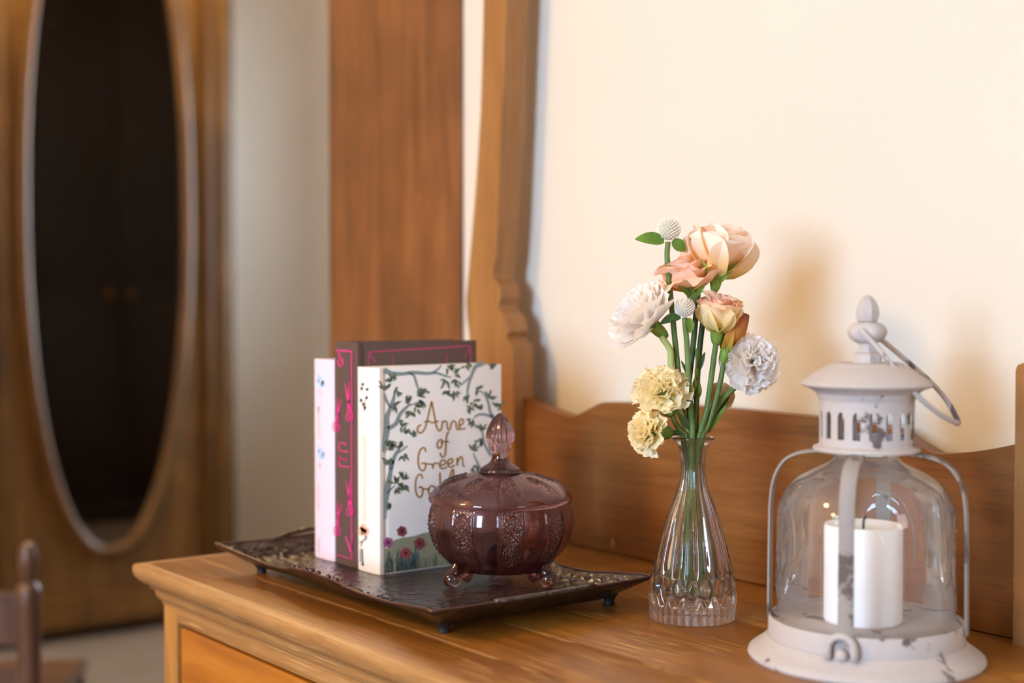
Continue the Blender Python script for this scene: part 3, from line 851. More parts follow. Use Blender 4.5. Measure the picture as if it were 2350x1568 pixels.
# dark spine: frame, scissors, lettering
ysd = yc0 + 0.001 - 0.00012
pr = Print('y', ysd, 0.0)
pr.ribbon([zs(375, 228), zs(560, 245)], 3.0); pr.ribbon([zs(560, 240), zt_(560, 1275)], 2.2); pr.ribbon([zt_(375, 1215), zt_(560, 1275)], 1.6)
def scissors(pr, conv, px_, py_, L, open_=0.28, tilt=0.0, flip=1, w_=3.2):
    """pivot, blade length L (zoom px)"""
    for s_ in (-1, 1):
        a = tilt + s_ * open_
        tx, ty = px_ + math.sin(a) * L * 0.5 * flip, py_ - math.cos(a) * L
        hx, hy = px_ - math.sin(a) * L * 0.35 * flip, py_ + math.cos(a) * L * 0.55
        pr.ribbon([conv(tx, ty), conv(px_, py_), conv(hx, hy)], [0.8, w_, 2.0], 3)
        ring = [conv(hx + 24 * math.cos(q * PI / 5), hy + 45 + 48 * math.sin(q * PI / 5)) for q in range(11)]
        pr.ribbon(ring, 1.8, 3)
for cx, cy, L, fl_, tl in ((415, 300, 60, 1, -0.5), (520, 850, 250, 1, -0.15), (390, 1000, 210, 1, 0.25)):
    scissors(pr, zs, cx, cy, L, 0.22, tl, fl_, 4.0)
for cx, cy, L, fl_, tl in ((530, 540, 220, 1, -0.15), (395, 790, 200, 1, 0.2), (555, 1180, 170, 1, -0.3)):
    scissors(pr, zt_, cx, cy, L, 0.22, tl, fl_, 4.0) if cy < 1000 else [pr.ribbon([zt_(485, 1000), zt_(550, 1180)], [2, 4]), pr.ribbon([zt_(570, 970), zt_(555, 1190)], [1.5, 3])]
pr.done('spine_scissors', 'p_pink', B2)
pr = Print('y', ysd, 0.0)
for a in ([zs(410, 1350), zs(450, 1340), zs(500, 1370)], [zs(410, 1430), zs(450, 1440), zs(515, 1450)], [zs(400, 1520), zs(450, 1530), zs(500, 1545)],
          [zt_(400, 80), zt_(450, 75), zt_(500, 90)], [zt_(400, 150), zt_(460, 160), zt_(535, 170)], [zt_(408, 60), zt_(412, 150)], [zs(405, 1350), zs(405, 1420)], [zs(400, 1520), zs(402, 1560)]):
    pr.ribbon(a, 4.2, 4)
pr.done('spine_lettering', 'p_pinkd', B2)
pr = Print('x', -1.2140, 0.00015)
zz = lambda x, y: (700 + x * 0.20426, 760 + y * 0.20426)
pr.ribbon([zz(710, 235), zz(1300, 200), zz(1860, 165)], 2.8, 6); pr.ribbon([zz(1860, 165), zz(1862, 420)], 2.4, 3); pr.ribbon([zz(712, 235), zz(714, 500)], 2.4, 3)
pr.ribbon([zz(715, 245), zz(760, 310), zz(800, 355)], [3, 3, 3]); pr.ribbon([zz(1850, 190), zz(1820, 240), zz(1790, 300)], [3, 2, 2])
pr.ribbon([zz(985, 270), zz(990, 400)], 1.6); pr.ribbon([zz(1590, 255), zz(1585, 400)], 1.6)
pr.done('cover_frame_line', 'p_pinkd', B2)
# pink spine
for conv, cx, cy in ((zs, 185, 620), (zs, 185, 1480)):
    pr = Print('y', ysd, 0.0)
    pr.disc(*conv(cx, cy), 8, 14, 12); pr.disc(*conv(cx - 25, cy - 60), 4, 11, 10); pr.disc(*conv(cx + 30, cy + 10), 5, 9, 10)
    pr.done('spine_bird', 'p_blue', B3)
for ys_ in (range(935, 1000, 9), range(1110, 1165, 9), range(1232, 1262, 7)):
    pr = Print('y', ysd, 0.0)
    for yy in ys_: pr.ribbon([(728, yy), (733, yy + 3), (729, yy + 6), (734, yy + 8)], 1.3, 3)
    pr.done('spine_script', 'p_faintg', B3)
pr = Print('y', ysd, 0.0)
pr.ribbon([zs(165, 710), zs(200, 790)], [3, 1]); pr.disc(*zs(160, 930), 4, 7, 8); pr.disc(*zt_(175, 150), 4, 7, 8)
pr.done('spine_speckles', 'p_faintg', B3)['kind'] = 'stuff'

# ================================================================== GLASS BOWL WITH LID
BP = on_z(1148, 1338, TZ)
bd = depth(BP); bk = bd / FPX
def az(y, p=BP): return axis_z(p, y)
BOWL = empty('candy_bowl', BP, 'amethyst pressed-glass candy bowl on ball feet standing on the tray', 'bowl')
FACE = math.atan2((CAM - BP).y, (CAM - BP).x)       # direction towards the camera side of the room
NP = 18                                             # panels round the bowl
def daisy(u, v, n=12):
    """relief of a pressed beaded daisy; u,v in -1..1"""
    r = math.hypot(u, v); a = math.atan2(v, u)
    if r > 1: return 0.0
    if r < 0.17: return 1.0 - r * 2
    h = 0.0
    for rr_, m_ in ((0.36, n // 2 + 2), (0.60, n), (0.86, n + 5)):
        b_ = 0.5 + 0.5 * math.cos(m_ * a + rr_ * 9)
        h = max(h, math.exp(-((r - rr_) / 0.085) ** 2) * (0.25 + 0.75 * b_))
    return h
z_rim = az(1151); z_bot = az(1296)
def bowl_relief(r, z, a):
    ph = ((a - FACE) / (2 * PI) * NP + 0.035) % 2.0     # two panels = one plain + one figured
    t = ph % 1.0
    ridge = math.exp(-((min(t, 1 - t)) / 0.06) ** 2)
    rr = r + 0.0009 * ridge * min(1, max(0, (z - z_bot) / 0.004)) * min(1, max(0, (z_rim - z) / 0.004))
    if ph < 1.0:
        u = (t - 0.5) / 0.42
        h1 = az(1207); h2 = az(1262)
        for zc, sz, nn in ((az(1195), 0.0145, 14), (az(1252), 0.011, 10)):
            v = (z - zc) / sz
            if abs(u) < 1 and abs(v) < 1: rr += 0.0024 * daisy(u, v, nn)
        if abs(u) < 0.98: rr += 0.00035 * math.sin(u * 14) * math.sin(z * 900)
    return rr
bprof = [(96, 1303), (103, 1300), (112, 1294), (124, 1280), (140, 1262), (152, 1243), (160, 1222), (163.5, 1202), (163, 1182), (160, 1165), (157, 1154), (156, 1151)]
outer_p = resample([(h * bk, az(y)) for h, y in bprof], 8)
inner_p = [(max(r - 0.0036, 0.001), max(z, az(1297))) for r, z in outer_p if z > az(1293)]
bm = bmesh.new()
bot = [(0, az(1301)), (0.02, az(1301))]
lathe(bm, BP, bot + outer_p, 720, bowl_relief)
r_top = outer_p[-1][0]; z_top = outer_p[-1][1]
inn = [(r_top - 0.0036, z_top)] + inner_p[::-1][1:] + [(inner_p[0][0] * 0.6, az(1294)), (0, az(1294))]
# inner wall, joined to the lip
start = len(bm.verts)
lathe(bm, BP, [(r_top, z_top)] + inn, 720)
bmesh.ops.remove_doubles(bm, verts=bm.verts, dist=0.00002)
bm_link('bowl_body', bm, 'purple', BOWL, smooth=60)
Rf = 118 * bk
for k in range(3):
    a = FACE + (-PI / 3 + k * 2 * PI / 3)
    dv = V((math.cos(a), math.sin(a), 0))
    bc = BP + dv * (Rf + 0.003); bc.z = TZ + 0.0085
    bm = bmesh.new()
    pth = [BP + dv * Rf * 0.72 + V((0, 0, az(1294) - TZ)), BP + dv * Rf * 0.92 + V((0, 0, 0.019)), bc + V((0, 0, 0.003))]
    add_tube(bm, smooth_path(pth, 5), [0.014 + (0.0062 - 0.014) * min(1, i / 7) for i in range(11)], 16)
    o = bm_link('leg', bm, 'purple', BOWL, smooth=60)
    bm = bmesh.new(); bmesh.ops.create_uvsphere(bm, u_segments=24, v_segments=14, radius=0.0084, matrix=Matrix.Translation(bc))
    bm_link('ball_foot', bm, 'purple', o, smooth=180)
# lid
def lid_relief(r, z, a):
    if r < 0.020: return r
    fade = min(1.0, max(0.0, (0.0655 - r) / 0.004))
    ph = ((a - FACE) / (2 * PI) * NP + 0.035) % 2.0; t = ph % 1.0
    return r + 0.0007 * fade * math.exp(-((min(t, 1 - t)) / 0.05) ** 2)
lz = lambda y: az(y)
lout = [(161, 1151), (164, 1147), (164.5, 1141), (162, 1135), (156, 1128), (146, 1119), (129, 1107), (100, 1096), (70, 1088.5), (48, 1084), (44, 1082)]
lo_ = [(h * bk, lz(y)) for h, y in lout]
lr = resample(lo_, 7)
bm = bmesh.new()
def lid_z(r): # embossed daisies on alternate panels as height
    return 0
rings = []
lathe(bm, BP, lr + [(0.0, lz(1082))], 540, lid_relief)
for v in bm.verts:
    dx, dy = v.co.x - BP.x, v.co.y - BP.y
    r = math.hypot(dx, dy); a = math.atan2(dy, dx)
    ph = ((a - FACE) / (2 * PI) * NP + 0.035) % 2.0
    if ph < 1.0 and 0.028 < r < 0.062:
        u = (ph - 0.5) / 0.42; vv = (r - 0.047) / 0.014
        if abs(u) < 1 and abs(vv) < 1: v.co.z += 0.0021 * daisy(u, vv, 12)
lathe(bm, BP, [(0, lz(1087))] + [(r - 0.0028, z - 0.0026) for r, z in lr[::-1] if r > 0.020 and r < 0.0645] + [(lo_[0][0] - 0.002, lo_[0][1])] + [lr[0]], 540)
bmesh.ops.remove_doubles(bm, verts=bm.verts, dist=0.00002)
LID = bm_link('lid', bm, 'purple', BOWL, smooth=60)
kp = [(0, 1083), (46, 1083), (47, 1080), (45.5, 1075), (38, 1070), (27, 1063), (21, 1055), (19.5, 1046), (20, 1038), (23, 1034), (24, 1030), (26, 1022), (31, 1012), (33, 1003), (32, 995), (29, 985), (24, 973), (17, 962), (9, 953), (3, 948.5), (0, 948)]
def knob_relief(r, z, a):
    if z < az(1035): return r
    if z < az(1000): return r * (1 + 0.05 * math.cos(10 * a) * (1 if z > az(1016) else -1))
    return r * (1 + 0.055 * math.cos(10 * a))
bm = bmesh.new(); lathe(bm, BP, resample([(h * bk, az(y)) for h, y in kp], 3), 120, knob_relief)
bm_link('lid_knob', bm, 'purple', LID, smooth=60)

# ================================================================== CRYSTAL VASE
VP = on_z(1589, 1418, ZT)
vd = depth(VP); vk = vd / FPX
vz = lambda y: axis_z(VP, y)
VASE = empty('crystal_vase', VP, 'clear cut-crystal bud vase with fluted neck, half filled with water', 'vase')
VF = math.atan2((CAM - VP).y, (CAM - VP).x)
vprof = [(90, 1418), (97, 1416), (99, 1408), (99, 1392), (99.5, 1376), (99, 1360), (98, 1344), (95, 1325), (91, 1309), (84.5, 1280), (77, 1247), (68, 1214), (58.5, 1183), (47, 1152), (37, 1126), (31, 1102), (28, 1076), (29, 1052), (32, 1035), (37, 1022), (45, 1012), (48.5, 1007), (48, 1003.5), (45, 1002.5)]
vo = resample([(h * vk, vz(y)) for h, y in vprof], 7)
ND = 17
def vase_cut(r, z, a):
    b = a - VF
    if z < vz(1380):                                   # row of upright bars at the foot
        t = (b / (2 * PI) * ND * 2) % 1.0
        return r - 0.0030 * (abs(t - 0.5) * 2) ** 2.5 if z > vz(1417) else r
    if z < vz(1316):                                   # diamonds
        v = (z - vz(1380)) / (vz(1316) - vz(1380)) * 1.5
        u = (b / (2 * PI) * ND) % 1.0
        d = min(abs(((u + v * 0.5) % 1.0) - 0.5), abs(((u - v * 0.5) % 1.0) - 0.5))
        e = min(((u + v * 0.5) % 1.0), 1 - ((u + v * 0.5) % 1.0), ((u - v * 0.5) % 1.0), 1 - ((u - v * 0.5) % 1.0))
        return r - 0.0032 + 0.0120 * min(0.30, e)
    t = (b / (2 * PI) * ND + 0.5) % 1.0                # long tapering flutes
    f = 1 - abs(t - 0.5) * 2
    hgt = (z - vz(1316)) / (vz(1040) - vz(1316))
    amp = 0.0048 * max(0.0, 1 - hgt) ** 1.2
    if hgt < 0.12: amp *= 0.4 + 0.6 * hgt / 0.12
    return r - amp * (1 - abs(2 * f - 1)) * 0.9 if False else r - amp * math.sin(PI * f * 0.5) ** 2
bm = bmesh.new()
lathe(bm, VP, [(0, vz(1416)), (0.015, vz(1416))] + vo, ND * 20, vase_cut)
vin = [(45, 1002.5), (41, 1004.5), (34, 1016), (27, 1032), (24, 1052), (23, 1076), (26, 1102), (31.5, 1126), (41, 1152), (52, 1183), (61, 1214), (70, 1247), (77, 1280), (82, 1309), (84, 1330), (84, 1345), (80, 1356), (66, 1362), (0, 1364)]
vi = [(h * vk, vz(y)) for h, y in vin]
lathe(bm, VP, resample(vi, 4), ND * 20)
bmesh.ops.remove_doubles(bm, verts=bm.verts, dist=0.00002)
bm_link('vase_glass', bm, 'crystal', VASE, smooth=38)
def vase_inner(z):
    for (r0, z0), (r1, z1) in zip(vi, vi[1:]):
        if z1 <= z <= z0: return r1 + (r0 - r1) * (z - z1) / max(1e-6, z0 - z1)
    return vi[0][0]
wl = vz(1262)
wp = [(0, wl), (vase_inner(wl) - 0.0016, wl), (vase_inner(wl) - 0.0004, wl + 0.0006)]
wp += [(r - 0.0004, z + (0.0004 if r < 0.02 else 0)) for r, z in vi if z < wl]
wp[-1] = (0, vi[-1][1] + 0.0004)
bm = bmesh.new(); lathe(bm, VP, wp, 72)
o = bm_link('water', bm, 'water', VASE, smooth=50)
o['label'] = 'clear water standing in the lower half of the vase'

# ================================================================== FLOWERS
def px(x, y, dd=0.0): return at_d(x, y, vd + dd)
def dirv(a, b, c): return (RT * a + V((0, 0, 1)) * b - FW * c).normalized()     # right, up, towards the room
def grid_mesh(name, fn, nu, nv, mat):
    vs, fs, g = [], [], []
    for j in range(nv + 1):
        for i in range(nu + 1):
            p, gg = fn(-1 + 2 * i / nu, j / nv); vs.append(p); g.append(gg)
    for j in range(nv):
        for i in range(nu):
            a = j * (nu + 1) + i; fs.append((a, a + 1, a + nu + 2, a + nu + 1))
    me = bpy.data.meshes.new(name); me.from_pydata(vs, [], fs); me.update()
    at = me.color_attributes.new('grad', 'FLOAT_COLOR', 'POINT')
    for k, gg in enumerate(g): at.data[k].color = (gg, gg, gg, 1)
    me.polygons.foreach_set('use_smooth', [True] * len(me.polygons))
    me.materials.append(M[mat])
    return me
def carnation_petal(seed, mat, ruffle=0.16, wid=0.62):
    rnd = random.Random(seed); p1, p2, p3 = rnd.random() * 6, rnd.random() * 6, rnd.random() * 6
    jag = [rnd.uniform(-0.05, 0.05) for _ in range(16)]
    def fn(u, v):
        w_ = wid * (0.10 + 0.90 * v ** 0.9)
        ln = v * (1 - 0.16 * u * u * v) + (jag[int((u + 1) * 7)] * v ** 6)
        z = 0.10 * v * v + ruffle * v ** 1.6 * (math.sin(5.2 * u + p1) * 0.6 + math.sin(9.0 * u + p2) * 0.35 + 0.3 * math.sin(3 * v + p3))
        return (u * w_, ln, z), v
    return grid_mesh('petal', fn, 14, 7, mat)
def cup_petal(seed, mat, wid=0.55, cup=0.35, curl=0.25, wave=0.05):
    rnd = random.Random(seed); p1, p2 = rnd.random() * 6, rnd.random() * 6
    def fn(u, v):
        w_ = wid * (math.sin(PI * min(1.0, 0.10 + 0.72 * v)) ** 0.75)
        ln = v * (1 - 0.10 * u * u)
        z = cup * (u * u) * w_ * 0.9 + cup * 0.9 * v * (1 - v) * -0.6 + curl * -max(0, v - 0.72) ** 1.5 * 3.0
        z += wave * v * v * (math.sin(4 * u + p1) + 0.5 * math.sin(8 * u + p2))
        return (u * w_, ln, z), v
    return grid_mesh('petal', fn, 12, 10, mat)
def place_petal(me, root, base, axis, az_, tilt, ln, roll=0.0, wx=1.0):
    """petal grows from base; tilt 0 = along the axis, 90 deg = spread flat"""
    ax = axis.normalized()
    s = ax.orthogonal().normalized(); t = ax.cross(s)
    out = s * math.cos(az_) + t * math.sin(az_)
    y = (ax * math.cos(tilt) + out * math.sin(tilt)).normalized()
    z = (ax * math.sin(tilt) - out * math.cos(tilt)).normalized()   # upper (inner) face
    x = y.cross(z)
    R = Matrix((x, y, z)).transposed().to_4x4()
    o = bpy.data.objects.new('petal', me); COL.objects.link(o); o.parent = root
    o.matrix_local = Matrix.Translation(base - root.location) @ R @ Matrix.Rotation(roll, 4, 'Y') @ Matrix.Diagonal((ln * wx, ln, ln, 1))
    return o
def add_stem(root, pts, rad, mat='stem', name='stem'):
    bm = bmesh.new(); sp = smooth_path(pts, 7)
    n = len(sp)
    add_tube(bm, sp, [rad * (0.92 + 0.16 * i / n) for i in range(n)], 10)
    return bm_link(name, bm, mat, root, smooth=180)
def add_leaf(root, p0, p1, width, nrm, mat='leaf', bend=0.1, name='leaf'):
    p0, p1 = V(p0), V(p1); d = p1 - p0; L = d.length; y = d.normalized()
    z = (V(nrm) - y * V(nrm).dot(y)).normalized(); x_ = y.cross(z)
    vs, fs = [], []
    nu, nv = 6, 10
    for k, off in ((0, 0.0), (1, -0.0004)):
        for j in range(nv + 1):
            v = j / nv; w_ = width * math.sin(PI * (0.04 + 0.96 * v) ** 0.8) ** 0.8 * (1 if v < 1 else 0) + 0.0002
            for i in range(nu + 1):
                u = -1 + 2 * i / nu
                vs.append(p0 + y * (v * L) + x_ * (u * w_) + z * (bend * L * math.sin(PI * v) + 0.25 * w_ * u * u + off))
    st = (nu + 1) * (nv + 1)
    for k in range(2):
        for j in range(nv):
            for i in range(nu):
                a = k * st + j * (nu + 1) + i
                q = (a, a + 1, a + nu + 2, a + nu + 1); fs.append(q if k == 0 else q[::-1])
    return py_link(name, vs, fs, mat, root, smooth=180)
def calyx(root, base, axis, r, L, mat='calyx', teeth=5, neck=0.45):
    """green cup below a flower; base = stem end"""
    ax = axis.normalized(); s = ax.orthogonal().normalized(); t = ax.cross(s)
    bm = bmesh.new(); rings = []
    for j, (v, k) in enumerate(((0, neck), (0.15, 0.75), (0.45, 1.0), (0.75, 1.02), (1.0, 1.15))):
        ring = []
        for i in range(20):
            a = 2 * PI * i / 20
            vv = v + (0.22 * math.cos(teeth * a) if j == 4 else 0)
            ring.append(bm.verts.new(base + ax * (vv * L) + (s * math.cos(a) + t * math.sin(a)) * r * k))
        rings.append(ring)
    for A, B in zip(rings, rings[1:]):
        for i in range(20): bm.faces.new((A[i], A[(i + 1) % 20], B[(i + 1) % 20], B[i]))
    bm.faces.new(rings[0][::-1])
    return bm_link('calyx', bm, mat, root, smooth=180)
FG = 'flowers in the crystal vase'
def flower(name, base, label):
    return empty(name, base, label, 'flower', FG)
# where each stem passes the vase mouth, the neck and where it ends in the water (photo px and depth offset)
MOUTH = {}
def into_vase(mx, mdd, bx, by, bdd):
    """points from the mouth to the stem's end inside the vase"""
    def clamp(p, lim):
        r = V((p.x - VP.x, p.y - VP.y)); 
        if r.length > lim: r = r.normalized() * lim
        return V((VP.x + r.x, VP.y + r.y, p.z))
    a = clamp(px(mx, 1004, mdd), 0.0125); b = clamp(px(1589 + (mx - 1589) * 0.55, 1065, mdd * 0.6), 0.0072)
    c = clamp(px(1589 + (bx - 1589) * 0.4, 1180, bdd * 0.4), 0.017); e = clamp(px(bx, by, bdd), 0.026)
    return [a, b, c, e]
C_W = [carnation_petal(s, 'white_petal') for s in (1, 2, 3, 4)]
C_WF = [carnation_petal(s, 'white_petal', 0.07, 0.55) for s in (5, 6, 7)]
C_Y = [carnation_petal(s, 'yellow_petal', 0.2) for s in (8, 9, 10, 11)]
def carnation(name, label, base, axis, R, meshes, n=34, spread=(0.1, 1.75), seed=1, squash=1.0, lens=(0.75, 1.05)):
    root = flower(name, base, label)
    rnd = random.Random(seed)
    for i in range(n):
        f = i / (n - 1)
        tilt = spread[0] + (spread[1] - spread[0]) * f ** 0.8 + rnd.uniform(-0.12, 0.12)
        place_petal(meshes[i % len(meshes)], root, base + axis.normalized() * (0.15 * R * (1 - f)), axis, i * 2.39996 + rnd.uniform(-.2, .2), tilt,
                    R * (lens[0] + (lens[1] - lens[0]) * f) * rnd.uniform(0.92, 1.06), rnd.uniform(-0.35, 0.35))
    return root
u = vk
# white carnation on the left, seen from the side with its stem bending over
ax = dirv(-0.72, 0.62, 0.18); b = px(1500, 748, -0.004)
f = carnation('white_carnation', 'flat white carnation on a bent pale stem, leftmost bloom of the bouquet', b, ax, 92 * u, C_WF, 40, (0.10, 1.36), 2, lens=(0.86, 1.12))
calyx(f, b - ax * 0.016, ax, 0.0055, 0.018, 'calyx', 5)
add_stem(f, [b - ax * 0.014, px(1520, 775, -0.004), px(1538, 805, -0.003), px(1541, 850, 0), px(1556, 930, 0.0), px(1572, 980, 0.0)] + into_vase(1578, -0.002, 1570, 1352, -0.004), 0.0030, 'stem_pale')
# white carnation on the right
ax = dirv(0.40, 0.20, 0.65); b = px(1722, 832, 0.006)
f = carnation('white_carnation', 'round ruffled white carnation leaning out on the right of the bouquet', b, ax, 70 * u, C_W, 46, (0.05, 1.90), 5)
calyx(f, b - dirv(0.75, 0.65, 0) * 0.016, dirv(0.75, 0.65, 0.1), 0.005, 0.02)
add_stem(f, [b - dirv(0.75, 0.65, 0) * 0.014, px(1690, 885, 0.005), px(1660, 915, 0.004), px(1636, 950, 0.003), px(1620, 985, 0.002)] + into_vase(1610, 0.002, 1602, 1350, 0.006), 0.0025, 'stem')
# yellow carnations
ax = dirv(-0.25, 0.75, 0.55); b = px(1520, 905, -0.010)
f = carnation('yellow_carnation', 'full pale yellow carnation at the front left of the bouquet', b, ax, 66 * u, C_Y, 46, (0.05, 1.75), 7)
cb = px(1543, 955, -0.010); calyx(f, cb, b - cb, 0.0085, 0.021, 'leaf', 5, 0.35)
add_stem(f, [cb, px(1552, 975, -0.009), px(1565, 992, -0.006)] + into_vase(1572, -0.007, 1560, 1345, -0.010), 0.0026, 'stem')
ax = dirv(-0.85, 0.05, 0.5); b = px(1495, 992, -0.010)
f = carnation('yellow_carnation', 'small drooping yellow carnation with orange edges just left of the vase mouth', b, ax, 56 * u, C_Y, 40, (0.05, 1.6), 9)
cb = px(1545, 993, -0.008); calyx(f, cb, b - cb, 0.0072, 0.020, 'leaf', 5, 0.35)
add_stem(f, [cb, px(1560, 994, -0.007), px(1570, 998, -0.006)] + into_vase(1568, -0.008, 1548, 1340, -0.006), 0.0024, 'stem_dark')
# lisianthus
P_P = [cup_petal(s, 'peach_petal', 0.80, 0.45, 0.35, 0.06) for s in (21, 22, 23)]
P_K = [cup_petal(s, 'pink_petal', 0.66, 0.30, 0.5, 0.11) for s in (24, 25, 26)]
P_C = [cup_petal(s, 'cream_petal', 0.60, 0.55, 0.25, 0.05) for s in (27, 28, 29)]
P_I = [cup_petal(s, 'pink_petal', 0.45, 0.6, 0.5, 0.10) for s in (30, 31)]
def lisianthus(name, label, base, axis, L, outer, inner, tilts, n_out=6, n_in=6, seed=1, tin=(0.08, 0.32), lin_=(0.82, 0.95)):
    root = flower(name, base, label); rnd = random.Random(seed)
    for i in range(n_in):
        place_petal(inner[i % len(inner)], root, base + axis.normalized() * L * 0.12, axis, i * 2.4 + seed, tin[0] + (tin[1] - tin[0]) * i / max(1, n_in - 1), L * rnd.uniform(*lin_), rnd.uniform(-.15, .15), 0.8)
    for i in range(n_out):
        place_petal(outer[i % len(outer)], root, base, axis, i * 2 * PI / n_out * 1.02 + seed * 0.7, tilts[0] + (tilts[1] - tilts[0]) * ((i * 0.618) % 1.0), L * rnd.uniform(0.95, 1.08), rnd.uniform(-.12, .12))
    return root
ax = dirv(0.16, 0.98, -0.12); b = px(1644, 640, 0.0)
f = lisianthus('peach_lisianthus', 'largest peach lisianthus at the top of the bouquet', b, ax, 112 * u, P_P, P_P + P_K[:1], (0.42, 0.66), 5, 6, 3, (0.12, 0.42), (0.98, 1.16))
for a in (-0.7, -0.2, 0.35, 0.8):
    add_leaf(f, b - ax * 0.006, b + dirv(math.sin(a), math.cos(a) * 0.9, 0.5) * 0.026, 0.0022, dirv(0, 0, 1), 'calyx', 0.12, 'sepal')
calyx(f, b - ax * 0.012, ax, 0.0050, 0.016)
add_stem(f, [b - ax * 0.011, px(1632, 680, 0.004), px(1615, 730, 0.008), px(1603, 830, 0.009), px(1598, 930, 0.007)] + into_vase(1596, 0.006, 1598, 1360, 0.008), 0.0026, 'stem_dark')
ax = dirv(-0.30, 0.94, 0.12); b = px(1592, 668, 0.004)
f = lisianthus('peach_lisianthus', 'wide open peach lisianthus with flared petals, tucked behind the white globe flower stem', b, ax, 92 * u, P_K, P_K, (0.55, 1.25), 7, 4, 5, (0.15, 0.5))
for a in (-1.0, -0.3, 0.5):
    add_leaf(f, b - V((0, 0, 0.007)), b + dirv(math.sin(a), math.cos(a) * 0.6, 0.6) * 0.022, 0.0022, dirv(0, 0, 1), 'leaf', 0.12, 'sepal')
calyx(f, b - V((0, 0, 0.014)), V((0, 0, 1)), 0.0060, 0.016, 'stem')
add_stem(f, [b - V((0, 0, 0.013)), px(1597, 720, 0.004), px(1590, 800, 0.006), px(1580, 900, 0.005)] + into_vase(1586, 0.004, 1578, 1358, 0.010), 0.0026, 'stem_dark')
ax = dirv(0.06, 0.97, 0.25); b = px(1646, 764, -0.006)
f = lisianthus('cream_lisianthus', 'half-open cream lisianthus cup in the middle of the bouquet', b, ax, 92 * u, P_C, P_I, (0.42, 0.62), 7, 8, 8, (0.08, 0.38))
calyx(f, b - ax * 0.011, ax, 0.0058, 0.016)
add_stem(f, [b - ax * 0.010, px(1640, 810, -0.006), px(1632, 870, -0.005), px(1622, 940, -0.004), px(1608, 990, -0.003)] + into_vase(1603, -0.004, 1590, 1355, 0.002), 0.0027, 'stem')
# withered bud beside it
P_O = [cup_petal(s, 'orange_petal', 0.30, 0.8, -0.1, 0.06) for s in (41, 42)]
ax = dirv(0.34, 0.94, 0.05); b = px(1666, 808, -0.002)
f = flower('withered_bud', b, 'narrow withered orange lisianthus bud beside the cream bloom')
for i in range(7):
    place_petal(P_O[i % 2], f, b, ax, i * 2.4, 0.10 + 0.03 * i, (88 + 6 * (i % 3)) * u, 0.1 * (i % 3 - 1))
calyx(f, b - ax * 0.012, ax, 0.0050, 0.022, 'calyx', 5, 0.4)
add_stem(f, [b - ax * 0.011, px(1658, 850, -0.002), px(1645, 910, -0.002), px(1625, 975, -0.001)] + into_vase(1612, -0.003, 1612, 1348, 0.000), 0.0025, 'stem')
# tan flower behind
P_T = [cup_petal(s, 'tan_petal', 0.7, 0.3, 0.2, 0.04) for s in (51, 52)]
ax = dirv(0.25, 0.2, -0.95); b = px(1652, 912, 0.022)
f = flower('tan_lisianthus', b, 'faded tan bloom half hidden behind the stems on the right')
for i in range(6): place_petal(P_T[i % 2], f, b, ax, i * 1.05 + 0.4, 1.15, 36 * u)
for i in range(4): place_petal(P_T[i % 2], f, b, ax, i * 1.6, 0.5, 26 * u)
add_stem(f, [b, px(1640, 930, 0.018), px(1622, 970, 0.010)] + into_vase(1606, 0.008, 1618, 1350, 0.010), 0.0022, 'stem_dark')
# globe amaranths
def bract_ball(root, c, R, ax, seed):
    rnd = random.Random(seed)
    bm = bmesh.new()
    bmesh.ops.create_icosphere(bm, subdivisions=3, radius=R * 0.80, matrix=Matrix.Translation(c))
    lay = bm.verts.layers.float_color.new('grad')
    for v in bm.verts: v[lay] = (0.1, 0.1, 0.1, 1)
    N = 190
    for i in range(N):
        z = 1 - 2 * (i + 0.5) / N; r = math.sqrt(1 - z * z); a = i * 2.39996
        d = V((r * math.cos(a), r * math.sin(a), z))
        p = c + d * R * 0.72
        tipd = (d * 0.75 + ax * 0.75).normalized()
        s = d.cross(ax)
        s = s.normalized() if s.length > 1e-3 else V((1, 0, 0))
        tip = p + tipd * R * rnd.uniform(0.27, 0.36)
        w_ = R * 0.15
        o1 = d * R * 0.07
        vs = [bm.verts.new(p + s * w_), bm.verts.new(p - s * w_), bm.verts.new(tip), bm.verts.new((p + tip) / 2 + o1 + d * R * 0.06)]
        for v, g in zip(vs, (0.3, 0.3, 1.0, 0.8)): v[lay] = (g, g, g, 1)
        bm.faces.new((vs[0], vs[3], vs[2])); bm.faces.new((vs[3], vs[1], vs[2])); bm.faces.new((vs[0], vs[1], vs[3]))
    return bm_link('bracts', bm, 'gomphrena', root, kind='stuff', smooth=40)
c = px(1535, 528, -0.004); R = 29 * u
f = flower('globe_amaranth', c - V((0, 0, R)), 'white globe amaranth with two leaves, highest bloom of the bouquet')
bract_ball(f, c, R, dirv(0.05, 1, 0.1), 1)
add_leaf(f, px(1524, 553, -0.006), px(1457, 549, -0.010), 0.0062, dirv(-0.1, 0.5, 1), 'leaf', 0.08)
add_leaf(f, px(1544, 552, -0.004), px(1573, 577, -0.002), 0.0052, dirv(-0.2, 0.3, 1), 'leaf', 0.06)
add_stem(f, [px(1533, 556, -0.004), px(1531, 590, -0.006), px(1536, 650, -0.004), px(1545, 740, 0.002), px(1556, 850, 0.004), px(1566, 940, 0.003)] + into_vase(1574, 0.002, 1582, 1362, 0.000), 0.0026, 'stem')
c = px(1571, 707, -0.024); R = 25 * u
f = flower('globe_amaranth', c - V((0, 0, R)), 'smaller white globe amaranth between the white carnation and the cream lisianthus')
bract_ball(f, c, R, dirv(0.05, 1, 0.2), 2)
add_leaf(f, px(1562, 728, -0.024), px(1514, 744, -0.022), 0.0048, dirv(0, 0.7, 0.7), 'stem_dark', 0.10)
add_leaf(f, px(1580, 730, -0.024), px(1584, 765, -0.024), 0.0042, dirv(0.6, 0.1, 1), 'calyx', 0.05)
